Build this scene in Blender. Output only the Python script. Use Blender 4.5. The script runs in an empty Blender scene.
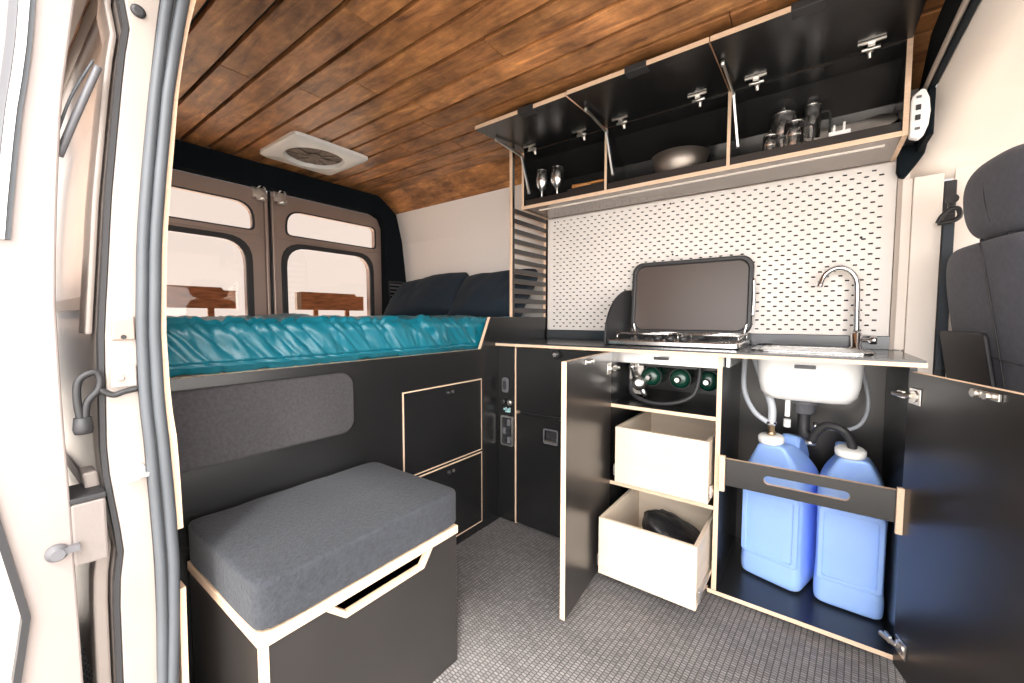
import bpy, bmesh, math, random
from mathutils import Vector, Matrix, noise
random.seed(7)
C = bpy.context.scene.collection
PI = math.pi

# ------------------------------------------------------------------ materials
def srgb(r, g, b):
    f = lambda c: (c/255/12.92) if c/255 <= .04045 else ((c/255+.055)/1.055)**2.4
    return (f(r), f(g), f(b), 1)
def mat(name, col, rough=.5, metal=0, bump=0, bscale=200, var=0, vscale=8, spec=.5, coat=0, sub=0, trans=0, stretch=None, ior=None, sheen=0, bdist=.002):
    m = bpy.data.materials.new(name); m.use_nodes = True
    nt = m.node_tree; b = nt.nodes['Principled BSDF']
    col = tuple(col) if len(col) == 4 else tuple(col)+(1,)
    b.inputs['Base Color'].default_value = col
    b.inputs['Roughness'].default_value = rough
    b.inputs['Metallic'].default_value = metal
    b.inputs['Specular IOR Level'].default_value = spec
    if coat: b.inputs['Coat Weight'].default_value = coat
    if sheen: b.inputs['Sheen Weight'].default_value = sheen
    if trans: b.inputs['Transmission Weight'].default_value = trans
    if ior: b.inputs['IOR'].default_value = ior
    if sub:
        b.inputs['Subsurface Weight'].default_value = sub
        b.inputs['Subsurface Radius'].default_value = (.03, .04, .06)
    if bump or var:
        tc = nt.nodes.new('ShaderNodeTexCoord'); mp = nt.nodes.new('ShaderNodeMapping')
        nt.links.new(tc.outputs['Object'], mp.inputs[0])
        if stretch: mp.inputs['Scale'].default_value = stretch
    if var:
        n = nt.nodes.new('ShaderNodeTexNoise'); n.inputs['Scale'].default_value = vscale; n.inputs['Detail'].default_value = 5
        nt.links.new(mp.outputs[0], n.inputs['Vector'])
        mr = nt.nodes.new('ShaderNodeMapRange'); mr.inputs[1].default_value = .3; mr.inputs[2].default_value = .7
        mr.inputs[3].default_value = 1-var; mr.inputs[4].default_value = 1+var
        nt.links.new(n.outputs[0], mr.inputs[0])
        mx = nt.nodes.new('ShaderNodeMix'); mx.data_type = 'RGBA'; mx.blend_type = 'MULTIPLY'; mx.inputs[0].default_value = 1
        mx.inputs[6].default_value = col
        nt.links.new(mr.outputs[0], mx.inputs[7]); nt.links.new(mx.outputs[2], b.inputs['Base Color'])
    if bump:
        n = nt.nodes.new('ShaderNodeTexNoise'); n.inputs['Scale'].default_value = bscale; n.inputs['Detail'].default_value = 3
        nt.links.new(mp.outputs[0], n.inputs['Vector'])
        bp = nt.nodes.new('ShaderNodeBump'); bp.inputs['Strength'].default_value = bump; bp.inputs['Distance'].default_value = bdist
        nt.links.new(n.outputs[0], bp.inputs['Height']); nt.links.new(bp.outputs[0], b.inputs['Normal'])
    return m
M = {}
M['black'] = mat('black_laminate', (.012, .012, .0125), .27, spec=.6, var=.15, vscale=3)
M['blackdoor'] = mat('black_laminate_door', (.022, .0195, .0185), .28, spec=.65, var=.15, vscale=3)
M['ply'] = mat('birch_ply_edge', srgb(222, 192, 164), .5, var=.1, vscale=60, stretch=(1, 1, 6))
M['birch'] = mat('birch_ply_face', srgb(214, 198, 178), .5, var=.05, vscale=6, stretch=(1, 1, 8))
M['white'] = mat('white_painted_board', srgb(224, 218, 212), .5)
M['wall'] = mat('white_wall_lining', srgb(240, 232, 226), .75, bump=.1, bscale=300)
M['headliner'] = mat('pale_headliner_plastic', srgb(232, 222, 212), .55, var=.03, vscale=3, bump=.05, bscale=400)
M['felt'] = mat('black_felt', (.004, .007, .010), .95, bump=.4, bscale=500, spec=.2)
M['gloss'] = mat('laminate_reflection_tint', (.17, .13, .105), .24, spec=1, ior=1.7)  # black laminate lightened to brown: the pegboard's reflection is put into its colour
M['darkhole'] = mat('dark_gap', (.01, .009, .008), .9)
M['steel'] = mat('brushed_steel', (.72, .71, .70), .22, 1)
M['chrome'] = mat('chrome', (.62, .62, .63), .14, 1)
M['alu'] = mat('aluminium', (.85, .84, .82), .35, 1)
M['satin'] = mat('satin_nickel', (.75, .72, .68), .3, 1)
M['dull'] = mat('dull_steel', (.42, .37, .33), .5, 1)
M['rubber'] = mat('black_rubber', (.02, .02, .022), .55)
M['greyrub'] = mat('grey_door_seal', (.07, .078, .088), .5, var=.1)
M['darkplastic'] = mat('dark_plastic', (.025, .025, .027), .4)
M['greyplastic'] = mat('grey_plastic', (.12, .12, .13), .4)
M['whiteplastic'] = mat('white_plastic', srgb(236, 236, 234), .35)
M['cap'] = mat('white_screw_cap', srgb(240, 240, 236), .4)
M['cush'] = mat('grey_wool_cushion', srgb(46, 49, 55), .95, bump=.8, bscale=160, var=.25, vscale=90, sheen=.06, bdist=.004)
M['pad'] = mat('grey_fabric_pad', srgb(58, 56, 58), .95, bump=.6, bscale=260, var=.2, vscale=120, sheen=.05)
M['teal'] = mat('teal_satin_quilt', (.002, .125, .175), .35, spec=.6, var=.12, vscale=5, sheen=.0, bump=.15, bscale=40, bdist=.006)
M['navy'] = mat('navy_cotton', (.006, .017, .030), .8, bump=.3, bscale=350, sheen=.03, var=.1)
M['bronze'] = mat('bronze_metallic_paint', srgb(158, 138, 128), .38, .35, var=.05, vscale=4)
M['pillarpaint'] = mat('beige_metallic_paint', srgb(158, 148, 141), .4, .2, var=.06, vscale=5)
M['lavender'] = mat('sliding_door_paint', srgb(148, 138, 134), .4, .2, var=.04)
M['blockgrey'] = mat('grey_stop_block', srgb(120, 112, 108), .6, bump=.2)
M['blue'] = mat('blue_translucent_jug', (.32, .50, .93), .38, sub=.45, spec=.4, var=.04, vscale=3)
M['hoseclear'] = mat('grey_clear_hose', srgb(180, 184, 190), .25)
M['green'] = mat('green_gas_canister', (.003, .032, .020), .25, spec=.7)
M['brass'] = mat('brass', (.7, .5, .3), .3, 1)
M['glassblack'] = mat('smoked_glass_lid', (.075, .055, .047), .32, spec=.5)
M['seat'] = mat('charcoal_seat_fabric', srgb(84, 86, 96), .9, bump=.4, bscale=400, var=.12, vscale=60, sheen=.1)
M['seatside'] = mat('dark_seat_vinyl', srgb(42, 41, 44), .5)
M['belt'] = mat('grey_belt_webbing', srgb(52, 60, 68), .7)
M['bag'] = mat('black_nylon_bag', (.015, .015, .018), .45, bump=.3, bscale=30, bdist=.01)
M['wooditem'] = mat('orange_wood', (.5, .22, .06), .5)
M['board'] = mat('weathered_brown_plank', (.34, .15, .07), .7, var=.45, vscale=12, stretch=(1, 1, 6))
M['counter'] = mat('dark_counter_laminate', (.020, .024, .028), .2, spec=.7)
M['led'] = mat('pale_strip_lens', srgb(245, 235, 225), .4)
M['digit'] = mat('pale_teal_print', srgb(170, 215, 215), .5)
M['ground'] = mat('outdoor_concrete', srgb(226, 218, 208), .9, var=.08, vscale=1.5)
M['tan'] = mat('tan_trim_strip', srgb(170, 156, 144), .5)
M['screen'] = mat('mesh_vent', srgb(110, 100, 92), .6, .3, var=.5, vscale=30)

def wood_mat():
    m = bpy.data.materials.new('stained_pine_planks'); m.use_nodes = True
    nt = m.node_tree; b = nt.nodes['Principled BSDF']; L = nt.links.new
    at = nt.nodes.new('ShaderNodeAttribute'); at.attribute_name = 'tone'
    tc = nt.nodes.new('ShaderNodeTexCoord')
    mp = nt.nodes.new('ShaderNodeMapping'); mp.inputs['Scale'].default_value = (2.2, 12, 12)
    vadd = nt.nodes.new('ShaderNodeVectorMath'); vadd.operation = 'ADD'
    sc = nt.nodes.new('ShaderNodeVectorMath'); sc.operation = 'SCALE'; sc.inputs['Scale'].default_value = 17
    L(at.outputs['Color'], sc.inputs[0]); L(tc.outputs['Object'], vadd.inputs[0]); L(sc.outputs[0], vadd.inputs[1])
    L(vadd.outputs[0], mp.inputs[0])
    n = nt.nodes.new('ShaderNodeTexNoise'); n.inputs['Scale'].default_value = 2.2; n.inputs['Detail'].default_value = 9; n.inputs['Roughness'].default_value = .62; n.inputs['Distortion'].default_value = .7
    L(mp.outputs[0], n.inputs['Vector'])
    cr = nt.nodes.new('ShaderNodeValToRGB'); e = cr.color_ramp.elements
    e[0].position = .28; e[0].color = (.11, .042, .018, 1); e[1].position = .74; e[1].color = (.85, .43, .15, 1)
    k = e.new(.45); k.color = (.36, .155, .058, 1); k = e.new(.6); k.color = (.52, .235, .085, 1)
    L(n.outputs[0], cr.inputs[0])
    n2 = nt.nodes.new('ShaderNodeTexNoise'); n2.inputs['Scale'].default_value = 5; n2.inputs['Detail'].default_value = 6; n2.inputs['Roughness'].default_value = .7
    L(vadd.outputs[0], n2.inputs['Vector'])
    mr = nt.nodes.new('ShaderNodeMapRange'); mr.inputs[1].default_value = .32; mr.inputs[2].default_value = .66; mr.inputs[3].default_value = .45; mr.inputs[4].default_value = 1.4
    L(n2.outputs[0], mr.inputs[0])
    sx = nt.nodes.new('ShaderNodeSeparateColor'); L(at.outputs['Color'], sx.inputs[0])
    mr2 = nt.nodes.new('ShaderNodeMapRange'); mr2.inputs[3].default_value = .78; mr2.inputs[4].default_value = 1.2
    L(sx.outputs[0], mr2.inputs[0])
    mu = nt.nodes.new('ShaderNodeMath'); mu.operation = 'MULTIPLY'; L(mr.outputs[0], mu.inputs[0]); L(mr2.outputs[0], mu.inputs[1])
    mx = nt.nodes.new('ShaderNodeMix'); mx.data_type = 'RGBA'; mx.blend_type = 'MULTIPLY'; mx.inputs[0].default_value = 1
    L(cr.outputs[0], mx.inputs[6]); L(mu.outputs[0], mx.inputs[7]); L(mx.outputs[2], b.inputs['Base Color'])
    b.inputs['Roughness'].default_value = .42
    bp = nt.nodes.new('ShaderNodeBump'); bp.inputs['Strength'].default_value = .35; bp.inputs['Distance'].default_value = .002
    L(n.outputs[0], bp.inputs['Height']); L(bp.outputs[0], b.inputs['Normal'])
    return m
M['wood'] = wood_mat()

def floor_mat():
    m = bpy.data.materials.new('ribbed_grey_floor_matting'); m.use_nodes = True
    nt = m.node_tree; b = nt.nodes['Principled BSDF']; L = nt.links.new
    tc = nt.nodes.new('ShaderNodeTexCoord')
    mp = nt.nodes.new('ShaderNodeMapping'); mp.inputs['Scale'].default_value = (62, 62, 62)
    mp.inputs['Rotation'].default_value = (0, 0, math.radians(4))
    L(tc.outputs['Object'], mp.inputs[0])
    br = nt.nodes.new('ShaderNodeTexBrick'); br.inputs['Scale'].default_value = 1
    br.inputs['Color1'].default_value = (.19, .18, .178, 1); br.inputs['Color2'].default_value = (.29, .275, .268, 1); br.inputs['Mortar'].default_value = (.075, .07, .069, 1)
    br.inputs['Mortar Size'].default_value = .12; br.inputs['Mortar Smooth'].default_value = .6; br.inputs['Brick Width'].default_value = .62; br.inputs['Row Height'].default_value = 1.0
    mr0 = nt.nodes.new('ShaderNodeMapping'); mr0.inputs['Rotation'].default_value = (0, 0, PI/2); L(mp.outputs[0], mr0.inputs[0]); L(mr0.outputs[0], br.inputs['Vector'])
    n = nt.nodes.new('ShaderNodeTexNoise'); n.inputs['Scale'].default_value = 3; n.inputs['Detail'].default_value = 4; L(tc.outputs['Object'], n.inputs['Vector'])
    mr = nt.nodes.new('ShaderNodeMapRange'); mr.inputs[3].default_value = .7; mr.inputs[4].default_value = 1.3; L(n.outputs[0], mr.inputs[0])
    mx = nt.nodes.new('ShaderNodeMix'); mx.data_type = 'RGBA'; mx.blend_type = 'MULTIPLY'; mx.inputs[0].default_value = 1
    L(br.outputs['Color'], mx.inputs[6]); L(mr.outputs[0], mx.inputs[7]); L(mx.outputs[2], b.inputs['Base Color'])
    bp = nt.nodes.new('ShaderNodeBump'); bp.invert = True; bp.inputs['Strength'].default_value = .8; bp.inputs['Distance'].default_value = .003
    L(br.outputs['Fac'], bp.inputs['Height']); L(bp.outputs[0], b.inputs['Normal'])
    b.inputs['Roughness'].default_value = .75
    return m
M['floor'] = floor_mat()

def glass_mat():
    m = bpy.data.materials.new('window_glass'); m.use_nodes = True
    nt = m.node_tree; nt.nodes.clear(); L = nt.links.new
    o = nt.nodes.new('ShaderNodeOutputMaterial'); t = nt.nodes.new('ShaderNodeBsdfTransparent'); t.inputs[0].default_value = (.97, .885, .82, 1)
    g = nt.nodes.new('ShaderNodeBsdfGlossy'); g.inputs['Roughness'].default_value = .02
    mx = nt.nodes.new('ShaderNodeMixShader'); mx.inputs[0].default_value = .025
    L(t.outputs[0], mx.inputs[1]); L(g.outputs[0], mx.inputs[2]); L(mx.outputs[0], o.inputs[0])
    return m
M['glass'] = glass_mat()

# ------------------------------------------------------------------ mesh helpers
def obj(name, bm, mats, parent=None, smooth=False, bev=0, label=None, sub=0, autosm=False):
    me = bpy.data.meshes.new(name)
    bmesh.ops.recalc_face_normals(bm, faces=bm.faces[:])
    if smooth:
        for f in bm.faces: f.smooth = True
    bm.to_mesh(me); bm.free()
    if not isinstance(mats, (list, tuple)): mats = [mats]
    for m in mats: me.materials.append(M[m] if isinstance(m, str) else m)
    o = bpy.data.objects.new(name, me); C.objects.link(o)
    if parent:
        o.parent = parent
        o.matrix_parent_inverse = parent.matrix_basis.inverted()
    if bev:
        md = o.modifiers.new('bevel', 'BEVEL'); md.width = bev; md.segments = 2; md.limit_method = 'ANGLE'; md.angle_limit = math.radians(40)
    if sub:
        md = o.modifiers.new('sub', 'SUBSURF'); md.levels = sub; md.render_levels = sub
    if autosm:
        for p in me.polygons: p.use_smooth = True
        try: me.set_sharp_from_angle(angle=math.radians(40))
        except Exception: pass
    if label: o['label'] = label
    return o
def tag(o, label, cat, group=None):
    o['label'] = label; o['category'] = cat
    if group: o['group'] = group
    return o
def thing(name, label, cat, loc=(0, 0, 0), rotz=0, group=None):
    o = bpy.data.objects.new(name, None); C.objects.link(o); o.location = loc; o.rotation_euler = (0, 0, rotz)
    o.empty_display_size = .05
    bpy.context.view_layer.update()
    return tag(o, label, cat, group)
def place(o, loc, rot):     # moves a finished thing (its parts were modelled about the origin)
    o.location = loc; o.rotation_euler = rot
def struct(name, bm, mats, **k):
    o = obj(name, bm, mats, **k)
    if not k.get('parent'): o['kind'] = 'structure'
    return o
def N(): return bmesh.new()
def box(bm, x0, x1, y0, y1, z0, z1, mi=0, edge=None, thin=None, Mx=None):
    """edge: material index for faces not perpendicular to the thin axis"""
    vs = [bm.verts.new(Vector(p)) for p in ((x0,y0,z0),(x1,y0,z0),(x1,y1,z0),(x0,y1,z0),(x0,y0,z1),(x1,y0,z1),(x1,y1,z1),(x0,y1,z1))]
    if Mx:
        for v in vs: v.co = Mx @ v.co
    fs = [((0,3,2,1),2),((4,5,6,7),2),((0,1,5,4),1),((2,3,7,6),1),((1,2,6,5),0),((3,0,4,7),0)]
    d = (abs(x1-x0), abs(y1-y0), abs(z1-z0))
    if edge is not None and thin is None: thin = d.index(min(d))
    for idx, ax in fs:
        f = bm.faces.new([vs[i] for i in idx]); f.material_index = mi if (edge is None or ax == thin) else edge
    return vs
def prism(bm, pts, axis, a0, a1, mi=0, edge=None):
    """pts 2D in the other two axes (in xyz order), extruded a0..a1 along axis"""
    def P(p, a):
        q = list(p); q.insert(axis, a); return Vector(q)
    A = [bm.verts.new(P(p, a0)) for p in pts]; B = [bm.verts.new(P(p, a1)) for p in pts]
    f = bm.faces.new(A); f.material_index = mi; f = bm.faces.new(B[::-1]); f.material_index = mi
    n = len(pts)
    for i in range(n):
        f = bm.faces.new((A[i], B[i], B[(i+1) % n], A[(i+1) % n])); f.material_index = mi if edge is None else edge
def rrect(cx, cy, w, h, r, n=6):
    if not isinstance(r, (list, tuple)): r = [r]*4
    out = []
    for k, (sx, sy) in enumerate(((1,1),(-1,1),(-1,-1),(1,-1))):
        rr = r[k]; ox = cx+sx*(w/2-rr); oy = cy+sy*(h/2-rr)
        for i in range(n+1):
            a = k*PI/2 + i/n*PI/2
            out.append((ox+rr*math.cos(a), oy+rr*math.sin(a)))
    return out
def ring(bm, outer, inner, axis, a0, a1, mi=0, edge=None):
    def P(p, a):
        q = list(p); q.insert(axis, a); return Vector(q)
    n = len(outer)
    o0 = [bm.verts.new(P(p, a0)) for p in outer]; o1 = [bm.verts.new(P(p, a1)) for p in outer]
    i0 = [bm.verts.new(P(p, a0)) for p in inner]; i1 = [bm.verts.new(P(p, a1)) for p in inner]
    e = mi if edge is None else edge
    for i in range(n):
        j = (i+1) % n
        for q, m_ in (((o0[i],o0[j],i0[j],i0[i]),mi),((o1[i],i1[i],i1[j],o1[j]),mi),((o0[i],o1[i],o1[j],o0[j]),e),((i0[i],i0[j],i1[j],i1[i]),e)):
            f = bm.faces.new(q); f.material_index = m_
def catmull(pts, k=6):
    P = [Vector(p) for p in pts]; out = []
    for i in range(len(P)-1):
        p0 = P[max(i-1, 0)]; p1 = P[i]; p2 = P[i+1]; p3 = P[min(i+2, len(P)-1)]
        for s in range(k):
            t = s/k
            out.append(.5*((2*p1)+(-p0+p2)*t+(2*p0-5*p1+4*p2-p3)*t*t+(-p0+3*p1-3*p2+p3)*t**3))
    out.append(P[-1]); return out
def tube(bm, pts, r, seg=10, sm=6, mi=0):
    P = catmull(pts, sm) if sm else [Vector(p) for p in pts]
    rings = []; up = None
    for i, p in enumerate(P):
        d = (P[min(i+1, len(P)-1)]-P[max(i-1, 0)]).normalized()
        if up is None: up = Vector((0,0,1)) if abs(d.z) < .9 else Vector((1,0,0))
        s = d.cross(up).normalized(); up = s.cross(d).normalized()
        rr = r(i/(len(P)-1)) if callable(r) else r
        rings.append([bm.verts.new(p+(s*math.cos(a)+up*math.sin(a))*rr) for a in [2*PI*k/seg for k in range(seg)]])
    for a, b in zip(rings, rings[1:]):
        for k in range(seg):
            f = bm.faces.new((a[k], a[(k+1) % seg], b[(k+1) % seg], b[k])); f.smooth = True; f.material_index = mi
    f = bm.faces.new(rings[0][::-1]); f.material_index = mi
    f = bm.faces.new(rings[-1]); f.material_index = mi
def lathe(bm, prof, base=(0,0,0), axis=(0,0,1), seg=24, mi=0):
    """prof [(r, h)] about axis from base"""
    ax = Vector(axis).normalized(); q = Vector((0,0,1)).rotation_difference(ax); b = Vector(base)
    rings = []
    for r, h in prof:
        r = max(r, .0004)
        rings.append([bm.verts.new(b+q @ Vector((r*math.cos(2*PI*k/seg), r*math.sin(2*PI*k/seg), h))) for k in range(seg)])
    for a, c in zip(rings, rings[1:]):
        for k in range(seg):
            f = bm.faces.new((a[k], a[(k+1) % seg], c[(k+1) % seg], c[k])); f.smooth = True; f.material_index = mi
    f = bm.faces.new(rings[0][::-1]); f.material_index = mi
    f = bm.faces.new(rings[-1]); f.material_index = mi
def soft(bm, sx, sy, sz, p=5, n=10, Mx=None, fn=None):
    """rounded cushion: cube grid mapped to a p-norm ball"""
    t = bmesh.new(); bmesh.ops.create_cube(t, size=2)
    bmesh.ops.subdivide_edges(t, edges=t.edges[:], cuts=n, use_grid_fill=True)
    mp = {}
    for v in t.verts:
        c = v.co.copy(); c = Vector([math.sin(a*PI/2)**1 if False else a for a in c])
        l = (abs(c.x)**p+abs(c.y)**p+abs(c.z)**p)**(1/p)
        c = c/l
        c = Vector((c.x*sx, c.y*sy, c.z*sz))
        if fn: c = fn(c)
        if Mx: c = Mx @ c
        mp[v] = bm.verts.new(c)
    for f in t.faces:
        g = bm.faces.new([mp[v] for v in f.verts]); g.smooth = True
    t.free()
def surf(bm, rows, close=False, mi=0):
    """grid surface through rows of points"""
    V = [[bm.verts.new(Vector(p)) for p in r] for r in rows]
    for a, b in zip(V, V[1:]):
        for i in range(len(a)-1):
            f = bm.faces.new((a[i], a[i+1], b[i+1], b[i])); f.smooth = True; f.material_index = mi
    return V
def ribbon(bm, prof_a, prof_b, x0, x1, mi=0):
    """closed strip in the yz plane between two (y,z) polylines of equal length, extruded in x"""
    pts = list(prof_a)+list(prof_b)[::-1]
    n = len(prof_a)
    A0 = [bm.verts.new((x0, *p)) for p in prof_a]; A1 = [bm.verts.new((x1, *p)) for p in prof_a]
    B0 = [bm.verts.new((x0, *p)) for p in prof_b]; B1 = [bm.verts.new((x1, *p)) for p in prof_b]
    for i in range(n-1):
        for q in ((A0[i],A0[i+1],B0[i+1],B0[i]),(A1[i],B1[i],B1[i+1],A1[i+1]),(A0[i],A1[i],A1[i+1],A0[i+1]),(B0[i],B0[i+1],B1[i+1],B1[i])):
            f = bm.faces.new(q); f.material_index = mi; f.smooth = False
    for i in (0, n-1):
        bm.faces.new((A0[i], B0[i], B1[i], A1[i]))
def lerp_prof(prof, zs):
    """(y,z) polyline sampled at the heights zs (smoothly)"""
    P = sorted(prof, key=lambda p: p[1]); out = []
    for z in zs:
        z_ = min(max(z, P[0][1]), P[-1][1])
        for a, b in zip(P, P[1:]):
            if a[1] <= z_ <= b[1]:
                t = (z_-a[1])/max(b[1]-a[1], 1e-6); t2 = t
                out.append((a[0]+(b[0]-a[0])*t2, z)); break
    return out
ZS = [-.05+i*.05 for i in range(39)]
SEAL_IN = [(.215,-.06),(.216,.0),(.217,.30),(.225,.427),(.230,.549),(.228,.672),(.223,.793),(.219,.873),(.218,1.007),(.226,1.177),(.237,1.292),(.254,1.446),(.274,1.567),(.29,1.65),(.33,1.85)]
SEAL_OUT = [(.188,-.06),(.188,.0),(.189,.323),(.193,.447),(.194,.567),(.191,.686),(.188,.80),(.184,.878),(.185,1.008),(.193,1.173),(.203,1.283),(.219,1.431),(.233,1.545),(.243,1.622),(.28,1.85)]
STRIP = [(.235,-.06),(.235,.3),(.239,.627),(.238,.689),(.236,.79),(.229,.871),(.227,1.007),(.235,1.179),(.246,1.294),(.264,1.469),(.281,1.578),(.32,1.75),(.33,1.85)]
JAMB = [(.144,-.06),(.144,.356),(.146,.534),(.155,.605),(.150,.66),(.142,.74),(.140,.796),(.142,.885),(.146,1.009),(.156,1.132),(.164,1.238),(.179,1.38),(.191,1.489),(.201,1.554),(.194,1.593),(.22,1.85)]
DOOR_IN = [(.095,-.06),(.093,.395),(.092,.546),(.091,.723),(.089,.894),(.089,1.059),(.098,1.223),(.110,1.386),(.132,1.555),(.165,1.75),(.18,1.85)]
DOOR_OUT = [(.02,-.06),(.022,.448),(.037,.548),(.033,.58),(.022,.66),(.01,.75),(-.005,.84),(-.005,1.05),(.0,1.223),(.02,1.386),(.045,1.555),(.08,1.75),(.09,1.85)]

# ------------------------------------------------------------------ camera
cam = bpy.data.cameras.new('camera'); co = bpy.data.objects.new('camera', cam); C.objects.link(co)
cam.sensor_width = 36; cam.lens = 406/1024*36; cam.clip_start = .01
co.location = (0, 0, 1.03); co.rotation_euler = (math.radians(90-3.3127), 0, math.radians(36.688))
bpy.context.scene.camera = co

# ------------------------------------------------------------------ room shell
X_R, X_F, X_BED = -2.65, .30, -1.27
ZC = 1.925
bm = N(); box(bm, X_R-.02, 1.6, .10, 2.12, -.03, 0); struct('floor', bm, 'floor')
bm = N(); box(bm, -14, 14, -14, 14, -.47, -.45); struct('ground', bm, 'ground')
# planked ceiling
bm = N(); tone = bm.loops.layers.color.new('tone')
y = .571-.116*3
def plank(bm, x0, x1, y0, y1, z):
    vs = box(bm, x0, x1, y0+.0075, y1-.0075, z, z+.020)
    t = (random.random(), random.random(), random.random(), 1)
    for f in set(f for v in vs for f in v.link_faces):
        for l in f.loops: l[tone] = t
while y < 1.84:
    x = X_R+.01; first = True
    while x < X_F:
        ln = random.uniform(.7, 1.9) if first else random.uniform(1.5, 2.1)
        x1 = min(x+ln, X_F)
        if X_F-x1 < .25: x1 = X_F
        plank(bm, x+.0015, x1, y, min(y+.116, 1.848), ZC); x = x1+.001; first = False
    y += .116
# chamfer board running down to the wall
d = Vector((0, .158, -.108)); nrm = Vector((0, -.108, -.158)).normalized()
x = X_R+.01
for x1 in (-1.9, -.7, X_F+.02):
    a = Vector((0, 1.846, ZC+.004)); vs = []
    for xx in (x+.001, x1-.001):
        for q in (a, a+d, a+d-nrm*.012, a-nrm*.012): vs.append(bm.verts.new((xx, q.y, q.z)))
    t = (.75, random.random(), random.random(), 1)
    for idx in ((0,1,2,3),(4,5,6,7),(0,1,5,4),(1,2,6,5),(2,3,7,6),(3,0,4,7)):
        f = bm.faces.new([vs[i] for i in idx])
        for l in f.loops: l[tone] = t
    x = x1
struct('ceiling', bm, 'wood', bev=.002)
bm = N(); box(bm, X_R-.05, 1.7, .12, 2.12, ZC+.0205, ZC+.038); struct('trim_1', bm, 'darkhole')       # roof skin over the planks
# driver's side wall, leaning in towards the roof
WALL = [(2.10, 0), (2.10, .9), (2.092, 1.33), (2.072, 1.6), (2.045, 1.70), (2.004, 1.817), (1.99, 1.935)]
bm = N()
for (a, b) in zip(WALL, WALL[1:]):
    vs = [bm.verts.new(p) for p in ((X_R, a[0], a[1]), (.26, a[0], a[1]), (.26, b[0], b[1]), (X_R, b[0], b[1]), (X_R, a[0]+.02, a[1]), (.26, a[0]+.02, a[1]), (.26, b[0]+.02, b[1]), (X_R, b[0]+.02, b[1]))]
    for idx in ((0,1,2,3),(4,5,6,7),(1,2,6,5),(0,3,7,4),(0,1,5,4),(3,2,6,7)): bm.faces.new([vs[i] for i in idx])
struct('wall_left', bm, 'wall')
# near side wall behind the sliding door opening
zs = [z for z in ZS]; inn = [(p[0]-.004, p[1]) for p in lerp_prof(STRIP, zs)]; out = [(p[0]-.03, p[1]) for p in inn]
bm = N(); ribbon(bm, inn, out, X_R, -1.03); box(bm, X_R, -1.03, .25, .345, 1.84, 1.922); struct('wall_right', bm, 'wall')
# pale lining edge strip round the door opening
bm = N()
za = [z for z in ZS if z > .60]; za[0] = .612
sa = lerp_prof(STRIP, za)
ribbon(bm, [(p[0]-.010, p[1]) for p in sa], [(p[0]+.001, p[1]) for p in sa], -1.03, -.997)
za = [-.02, .1, .2, .3, .4, .49]
sa = lerp_prof(STRIP, za)
ribbon(bm, [(p[0]-.009, p[1]) for p in sa], [(p[0]+.002, p[1]) for p in sa], -1.03, -.997)
struct('trim_2', bm, 'ply')
# seal: two lobes
bm = N()
so, si = lerp_prof(SEAL_OUT, ZS), lerp_prof(SEAL_IN, ZS)
mix = lambda t: [(a[0]+(b[0]-a[0])*t, a[1]) for a, b in zip(so, si)]
ribbon(bm, so, mix(1), -1.02, -.998, 0)
for t_, r_, mi in ((.22, .0085, 1), (.74, .010, 1)):
    tube(bm, [(-.992, p[0], p[1]) for p in mix(t_)], r_, 10, 2, mi)
tube(bm, [(-.994, p[0], p[1]) for p in mix(.48)], .005, 8, 2, 0)
struct('trim_3', bm, ['rubber', 'greyrub'])
# jamb: outer panel, groove, inner flange
bm = N(); ja = lerp_prof(JAMB, ZS)
ribbon(bm, ja, [(p[0]+.004, p[1]) for p in so], -1.06, -1.004)
ribbon(bm, [(p[0]-.006, p[1]) for p in ja], [(p[0]+.001, p[1]) for p in ja], -1.10, -1.03)
for z0, z1 in ((1.50, 1.53), (.99, 1.01)):
    pass
struct('trim_4', bm, 'pillarpaint', bev=.002)
bm = N()
ribbon(bm, [(p[0]-.0085, p[1]) for p in ja], [(p[0]-.0015, p[1]) for p in ja], -1.028, -1.008); struct('trim_5', bm, 'rubber')
# body side post outboard of the groove
bm = N(); post = lerp_prof(JAMB, [z for z in ZS if z > .97])
ribbon(bm, [(p[0]-.020, p[1]) for p in post], [(p[0]-.010, p[1]) for p in post], -1.12, -1.05)
post = lerp_prof(JAMB, [z for z in ZS if z < .80])
ribbon(bm, [(p[0]-.030, p[1]) for p in post], [(p[0]-.010, p[1]) for p in post], -1.10, -1.05)
struct('trim_6', bm, 'pillarpaint', bev=.004)
# outer body side behind the opening
bm = N(); sk0 = lerp_prof([(p[0]+.028, p[1]) for p in JAMB], ZS); ribbon(bm, sk0, [(p[0]+.006, p[1]) for p in sk0], -2.72, -1.10)
box(bm, -2.72, -1.06, .205, .222, 1.84, 1.94)
for zz_ in (.55, 1.05): box(bm, -2.70, -1.15, lerp_prof(JAMB, [zz_])[0][0]+.015, lerp_prof(JAMB, [zz_])[0][0]+.03, zz_, zz_+.03)
struct('trim_18', bm, 'pillarpaint')
# header over the sliding door opening, sill, front pillar
bm = N(); box(bm, -1.02, 1.5, .12, .34, 1.78, 1.935); box(bm, 1.45, 1.6, .12, .34, -.03, 1.80); struct('trim_7', bm, 'pillarpaint')
bm = N(); box(bm, -1.06, 1.45, .12, .17, -.12, -.002); struct('trim_8', bm, 'rubber')

# ------------------------------------------------------------------ rear: header beam, corner post, doors
bm = N(); box(bm, X_R-.02, X_R+.06, .24, 1.80, 1.792, ZC-.002)
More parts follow.
